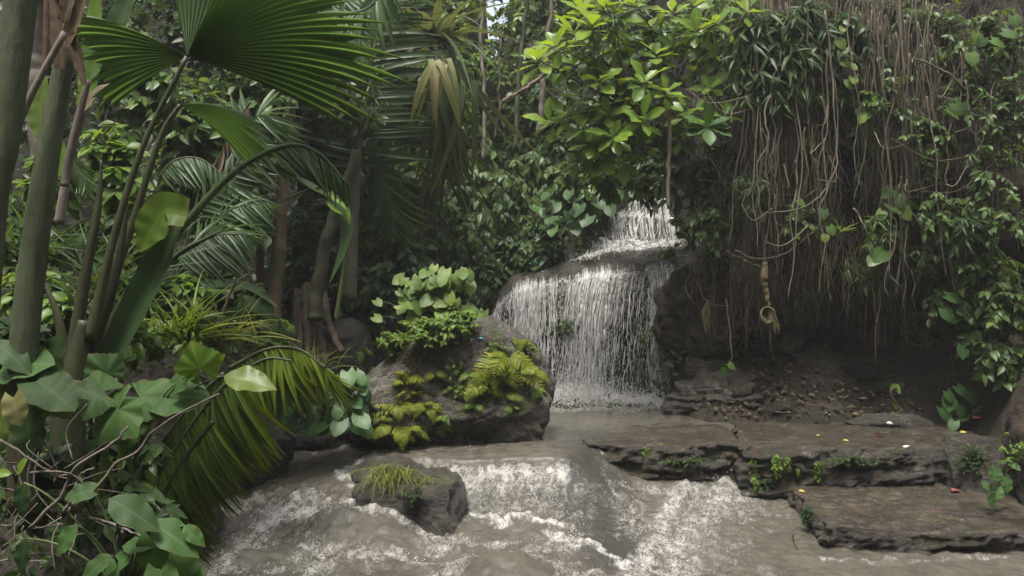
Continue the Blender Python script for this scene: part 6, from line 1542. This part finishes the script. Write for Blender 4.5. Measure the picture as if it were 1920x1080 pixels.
for (xa, ya, xb, yb) in THICK:
    a = Acc(); C = root_path(xa, ya, xb, yb, (9.15 if xa < 1740 else 8.85) + rr.uniform(-.1, .1), 22, 44); r = rr.uniform(.008, .013)
    a.tube(C, np.linspace(r, r * .45, len(C)) * (1 + .15 * np.sin(np.arange(len(C)) * 1.7)), 6)
    o = a.build('hanging_root', BK['root_pale' if rr.random() < .25 else 'root'])
    tag(o, 'thick knobbly root hanging in front of the thinner roots', 'root', 'thick roots over the cliff')
for k in range(46):
    x0, y0 = rr.choice([rr.uniform(1390, 1560), rr.uniform(1630, 1760), rr.uniform(1760, 1900)], p=[.5, .3, .2]), rr.uniform(120, 430)
    a = Acc(); d = rr.normal(0, 1, 2) * np.array([70, 45]); Yq = 9.2 - max(0, x0 - 1700) / 450 + rr.uniform(-.15, .2)
    C = curve([P(x0, y0, Yq), P(x0 + .4 * d[0] + rr.normal(0, 18), y0 + .4 * d[1] + 25, Yq - .1), P(x0 + d[0], y0 + d[1], Yq)], 24)
    a.tube(C, np.linspace(.007, .003, 24), 5); o = a.build('tangled_root', BK['root' if k % 3 else 'root_pale'])
    tag(o, 'short root looping sideways, tangled across the hanging roots', 'root', 'roots tangled across the hanging ones')
for k in range(40):
    a = Acc(); px = rr.uniform(1290, 1460); top = rr.uniform(430, 500)
    C = root_path(px, top, px + rr.normal(0, 14), top + rr.uniform(60, 190), 9.95 + rr.uniform(-.15, .1), 12)
    a.tube(C, np.linspace(.0055, .002, len(C)), 4); o = a.build('fine_root', BK['root' if k % 2 else 'root_dark'])
    tag(o, 'fine root hanging down over the face of the overhanging boulder', 'root', 'fine roots over the overhanging boulder')
# the fine root hair behind them, beyond counting
a = Acc()
for _ in range(1300):
    px = rr.choice([rr.uniform(1385, 1570), rr.uniform(1620, 1760), rr.uniform(1740, 1925), rr.uniform(1300, 1420)], p=[.5, .24, .2, .06])
    top = rr.uniform(-60, 380); C = root_path(px, top, px + rr.normal(0, 40), top + rr.uniform(60, 210), 9.6 + rr.uniform(-.2, .4) - max(0, px - 1700) / 400, 14, 16)
    a.tube(C, np.linspace(.0034, .0014, 16), 3, cap=False)
for _ in range(420):
    px = rr.uniform(1385, 1800); top = rr.uniform(400, 490); C = root_path(px, top, px + rr.normal(0, 20), top + rr.uniform(50, 190) * (1.0 if px > 1600 or px < 1480 else .8), 9.7 + rr.uniform(-.2, .3), 12, 14)
    a.tube(C, np.linspace(.0036, .0014, 14), 3, cap=False)
tag(a.build('root_hair', BK['root']), 'mass of hair-fine roots matted behind the hanging roots', 'roots', kind='stuff')
# named special roots
for k, (pts, w, Y, mt, lb) in enumerate([
        ([(1900, 255), (1840, 200), (1780, 140), (1715, 108)], .018, 9.0, 'root_pale', 'brown bare branch crossing the thin roots diagonally'), ([(1930, 180), (1880, 205), (1845, 225), (1790, 250)], .010, 8.8, 'root', 'thin bare branch sloping at the cliff edge of the photo'),
        ([(1545, 20), (1560, 130), (1565, 230), (1568, 300), (1545, 360), (1500, 390), (1440, 400)], .011, 9.1, 'root_pale', 'long looping root swinging across the black hollow'), ([(1420, 100), (1405, 150), (1380, 190), (1370, 230)], .013, 9.2, 'root_pale', 'pale root curling toward the blue-green rosette'),
        ([(1380, 470), (1420, 485), (1480, 470), (1560, 400)], .008, 9.2, 'root', 'stretched root tied sideways above the knotted vine'), ([(1360, 470), (1410, 495), (1437, 502)], .008, 9.2, 'root', 'taut root pulled into the knotted vine'), ([(1600, 390), (1630, 440), (1645, 480), (1690, 540)], .011, 9.2, 'root_pale', 'kinked pale root over the cave mouth'),
        ([(1720, 400), (1735, 440), (1780, 480), (1785, 530)], .013, 9.1, 'root_pale', 'forked pale root below the orange dead leaf'), ([(1330, 430), (1322, 510), (1335, 560), (1330, 600)], .008, 9.9, 'root', 'thin root drooping over the face of the overhanging boulder'), ([(1290, 470), (1320, 560), (1370, 575)], .005, 9.9, 'root', 'wispy root curving over the overhanging boulder'),
        ([(1700, 640), (1740, 650), (1800, 640)], .006, 9.6, 'root_dark', 'level root over the root mat stone'), ([(1785, 640), (1782, 680), (1790, 700)], .009, 9.5, 'root_dark', 'upright root standing on the root mat stone'),
        ([(1250, 300), (1240, 380), (1247, 430), (1262, 470)], .007, 9.5, 'root_dark', 'dark twig dangling before the upper cascade'), ([(1205, 330), (1180, 400), (1170, 440)], .008, 10.0, 'root_dark', 'dark slanting twig crossing the upper cascade'), ([(1225, 400), (1235, 460), (1245, 500)], .005, 9.8, 'root_dark', 'thin dark twig hanging at the top of the cascade')]):
    o = tube_obj('bare_root', mt, pp(pts, Y), [w, w * .6], None, 6, 34, .03, k); tag(o, lb, 'root', 'single bare roots and branches')
def knotted():
    Y = 9.2
    t0 = thing('knotted_vine', 'yellowish fibre vine knotted into a loop, hanging before the cave', 'vine', P(1438, 490, Y))
    tube_obj('twisted_stem', 'fibre', pp([(1434, 492), (1432, 520), (1437, 545), (1440, 575)], Y), [.028, .05, .035, .022], t0, 8, 24, .02, 3)
    a = Acc()
    for k in range(5):
        th = np.linspace(0, 2 * np.pi * 1.05, 26); c = P(1437 + k * .6, 586 + k * 1.2, Y - .03 * k); r = .062 + .008 * k
        a.tube(c + np.stack([r * .85 * np.cos(th), .02 * np.sin(th * 2 + k), r * np.sin(th)], -1), .007, 5)
    a.build('coil', BK['fibre'], t0)
    a = Acc()
    for k in range(14):
        a.tube(curve(pp([(1443, 574), (1449 + rr.normal(0, 4), 600), (1456 + rr.normal(0, 5), 620 + rr.uniform(-15, 12))], Y), 12), np.linspace(.009, .004, 12), 4)
    a.build('frayed_tail', BK['fibre'], t0)
    t0 = thing('knotted_vine', 'small bunch of dry fibres knotted on a root over the overhanging boulder', 'vine', P(1327, 565, 9.9))
    a = Acc()
    for k in range(10):
        a.tube(curve(pp([(1328, 562), (1322 + rr.normal(0, 5), 590), (1330 + rr.normal(0, 5), 600 + rr.uniform(0, 30))], 9.9), 12), .006, 4)
    a.build('fibres', BK['fibre'], t0)
knotted()

# ------------------------------------------------------------------ plants, weeds and litter on the ledges
rs = random.Random(9)
heart_clump('seedlings with round heart leaves growing at the back of the long ledge', [(1780, 745, 1), (1800, 760, .8), (1765, 765, 1.0), (1815, 735, .9), (1840, 738, 1.15), (1865, 745, 1.1), (1810, 775, .8), (1790, 790, .7), (1830, 755, .7), (1880, 715, .9), (1902, 718, .7), (1775, 735, .7), (1795, 725, .8), (1850, 765, .7)], 9.2, P(1805, 790, 9.3), 'heart', .19)
heart_clump('small plant with shiny leaves and a withered brown leaf in the ledge corner', [(1868, 880, 1), (1885, 895, 1.1), (1845, 905, .7), (1870, 915, .9), (1895, 870, .7), (1855, 930, .8)], 7.0, P(1875, 935, 7.1), 'big', .13, tm='bigheart', name='small_plant')
p = P(1862, 880, 7.0); o = one_leaf(None, p, scr(.2, -.9, -.2), scr(.4, .4, -.8), .16, 'oval', 'dry', width=1.6, rnd=.9); o.name = 'withered_leaf'; tag(o, 'withered orange-brown leaf on the small ledge corner plant', 'leaf')
for (px, py, n, L, lb) in [(1412, 862, 30, .13, 'bright weed hanging down the corner of the long ledge'), (1415, 892, 22, .10, 'lower tail of bright weed on the long ledge corner'), (1455, 856, 34, .11, 'widest bright weed fringe on the long ledge face'), (1475, 858, 20, .09, 'bright weed next to the widest fringe'), (1532, 868, 20, .09, 'small lone weed farther along the long ledge face'), (1495, 880, 10, .06, 'tiny weed low on the long ledge face'),
        (1210, 838, 14, .07, 'sparse yellow weed on top of the craggy low ledge'), (1240, 832, 14, .07, 'second sparse weed on top of the craggy low ledge'), (1205, 850, 10, .06, 'weed drooping over the craggy low ledge edge')]:
    p, n_ = cast(px, py)
    spray_bush('ledge_weed', lb, 'weed', p + CAMD * .03 - UP * L * .3, (L * .5, L * .25, L), n, 6, L * .42, 'weed', 'small', droop=.9, hang=.8, stem='green_stem', tw=.002, root=p + UP * .01, group='weeds on the ledges', arch=.1, b=.7)
for (px, py, rx, rz, n, lb) in [(1825, 868, .24, .20, 90, 'cushion of dark moss leaves covering the square block'), (1600, 862, .35, .06, 50, 'dark moss patch along the long ledge face'), (1290, 862, .35, .05, 40, 'dull moss along the craggy low ledge face'), (1518, 968, .06, .12, 40, 'olive moss on the side of the lower slab'), (1440, 905, .10, .08, 30, 'olive moss by the weeds of the long ledge corner')]:
    p, n_ = cast(px, py)
    spray_bush('moss_cushion', lb, 'moss', p + n_ * .02, (rx, .05, rz), n, 8, .035, 'moss', 'tiny', droop=.3, stem='green_stem', tw=.001, root=p, group='moss on the ledges', start=.5, arch=0.02, b=.6)
spray_bush('bush', 'dry twiggy plant on the earthy hump at the photo edge', 'bush', P(1905, 850, 6.6), (.14, .12, .2), 22, 6, .05, 'weed', 'small', stem='dead', tw=.004)
t0 = thing('wilted_vine', 'wilted yellowish vine trailing onto the ledge by the rubble', 'vine', P(1670, 730, 9.6))
tube_obj('stem', 'fibre', pp([(1684, 722), (1670, 735), (1678, 752), (1688, 772), (1668, 776)], 9.5), [.016, .012], t0, 6, 26, .01, 1)
acc = Acc(); pts = np.array(pp([(1668, 728), (1680, 722), (1690, 726), (1672, 775), (1680, 768), (1660, 780)], 9.45)); acc.leaves(TM['oval'], pts, unit(rr.normal(size=(6, 3)) - .5 * UP), unit(UP + CAMD + .4 * rr.normal(size=(6, 3))), .12)
acc.build('leaves', LM['weed'], t0)
LIT = [(1648, 818, .11, 'litter_red', 'pinkish fallen leaf lying on the long wet ledge'), (1580, 827, .06, 'litter_yellow', 'yellow fallen leaf near the front of the long wet ledge'), (1530, 818, .04, 'litter_yellow', 'tiny pale fallen leaf on the long wet ledge'), (1785, 823, .06, 'dry', 'brown fallen leaf by the mossy block'), (1800, 813, .07, 'litter_yellow', 'yellow-green fallen leaf behind the mossy block'),
       (1275, 794, .06, 'litter_yellow', 'yellow leaf floating beside the craggy low ledge'), (1740, 772, .11, 'dry', 'russet fallen leaf at the foot of the seedlings'), (1722, 768, .08, 'litter_yellow', 'yellowed leaf at the foot of the seedlings'), (1838, 784, .11, 'litter_red', 'red fallen leaf under the seedlings'), (1850, 786, .11, 'pale', 'cream fallen leaf touching the red one under the seedlings'),
       (1795, 920, .10, 'litter_red', 'red fallen leaf wedged at the back of the lower slab'), (1862, 938, .06, 'dry', 'orange fallen leaf by the ledge corner plant'), (1497, 922, .06, 'litter_yellow', 'yellow leaf at the inner corner of the lower slab'), (1710, 815, .05, 'pale', 'pale fallen petal on the long wet ledge'), (1855, 957, .04, 'pale', 'pale fallen petal on the lower slab'), (1505, 745, .06, 'dry', 'dry leaf lying in the cave rubble')]
for (px, py, s, lm, lb) in LIT:
    p, n_ = cast(px, py)
    o = one_leaf(None, p + UP * .012, unit(np.array([rs.uniform(-1, 1), rs.uniform(-.6, .6), .12])), unit(UP + np.array([rs.uniform(-.3, .3), -.3, 0])), s, 'oval', lm, width=1.5); o.name = 'fallen_leaf'; tag(o, lb, 'leaf', 'fallen leaves')
peb = plain_mat('white_pebble', (0.42, 0.40, 0.37)); redp = plain_mat('red_plastic', (0.50, 0.03, 0.045), .35, .5, 20, .2); turq = plain_mat('turquoise_plastic', (0.06, 0.30, 0.30), .35, .5, 20, .2)
for (px, py, s, lb) in [(1668, 796, .03, 'white pebble at the back of the long wet ledge'), (1700, 840, .03, 'white pebble on the front rim of the long wet ledge')]:
    p, n_ = cast(px, py); rock('pebble', lb, p + UP * s * .4, (s * 1.3, s, s * .8), peb, seed=int(px), sub=3, cat='pebble')
rock('plastic_scrap', 'red plastic scrap stuck at the pool end of the fern boulder', PZ(1014, 791, .03), (.05, .04, .035), redp, seed=3, sub=3, cat='litter', rough=.2)
rock('plastic_scrap', 'turquoise plastic scrap lying on the dark top of the waterfall rock', P(1000, 494, 12.3), (.09, .06, .035), turq, seed=4, sub=3, cat='litter', rough=.2)
rock('plastic_scrap', 'green plastic crumb on the boulder top beside the bare rock', cast(900, 637)[0] + UP * .01, (.03, .03, .015), turq, seed=5, sub=3, cat='litter', rough=.2)
for k, (pts, z, lb) in enumerate([([(1222, 797), (1240, 793), (1252, 792)], .03, 'short dark stick floating in the pool'), ([(1487, 1000), (1488, 1015), (1496, 1032)], -.44, 'thin curved twig sticking out of the brown water')]):
    q = [PZ(px, py, z) for px, py in pts]
    if k: q = pp(pts, PZ(1490, 1030, -.46)[1])
    o = tube_obj('stick', 'root_dark', q, [.008, .005], None, 6, 14); tag(o, lb, 'stick')
# driftwood and debris on the cave floor: twigs one by one
for k in range(26):
    px, py = rs.uniform(1400, 1780), rs.uniform(690, 775); p, n_ = cast(px, py); d = unit(np.array([rs.uniform(-1, 1), rs.uniform(-.4, .4), rs.uniform(-.05, .15)])) * rs.uniform(.08, .25)
    o = tube_obj('twig', 'dead' if k % 3 == 0 else 'root_dark', [p + n_ * .015 - d, p + n_ * .03, p + n_ * .02 + d], [.006, .003], None, 5, 10, .01, k)
    tag(o, 'pale dry twig lying in the rubble on the cave floor' if k % 3 == 0 else 'dark dry twig lying in the rubble on the cave floor', 'twig', 'pale rubble twigs' if k % 3 == 0 else 'dark rubble twigs')

# leaf litter over the cave floor, ledge backs and bank
def litter():
    acc = Acc(); n = 1500
    x = RG.uniform(2.4, 5.6, n); y = RG.uniform(9.2, 10.9, n)
    p = np.column_stack([x, y, np.maximum(ground_h(x, y), -.1)]); p[:, 2] += RG.uniform(.03, .09, n)
    a = unit(RG.normal(size=(n, 3)) * np.array([1, 1, .25])); nn = unit(UP + .45 * RG.normal(size=(n, 3)))
    acc.leaves(TM['small'], p, a, nn, RG.uniform(.03, .09, n), 1.2)
    tag(acc.build('leaf_litter', LM['dry']), 'brown leaf litter scattered over the cave floor', 'leaf litter', kind='stuff')
litter()

# ------------------------------------------------------------------ damp air of the gorge
def build_haze():
    m, t, out = nt('damp_air')
    v = node(t, 'ShaderNodeVolumePrincipled', {'Color': (0.86, 0.90, 0.88, 1), 'Density': 0.0021, 'Anisotropy': 0.2})
    t.links.new(v.outputs[0], out.inputs['Volume'])
    me = bpy.data.meshes.new('haze')
    x0, x1, y0, y1, z0, z1 = -100, 100, -100, 112, -3, 30
    me.from_pydata([(x0, y0, z0), (x1, y0, z0), (x1, y1, z0), (x0, y1, z0), (x0, y0, z1), (x1, y0, z1), (x1, y1, z1), (x0, y1, z1)], [],
                   [(3, 2, 1, 0), (4, 5, 6, 7), (0, 1, 5, 4), (1, 2, 6, 5), (2, 3, 7, 6), (3, 0, 4, 7)])
    me.materials.append(m)
    o = bpy.data.objects.new('haze', me); COL.objects.link(o); o['kind'] = 'stuff'
build_haze()
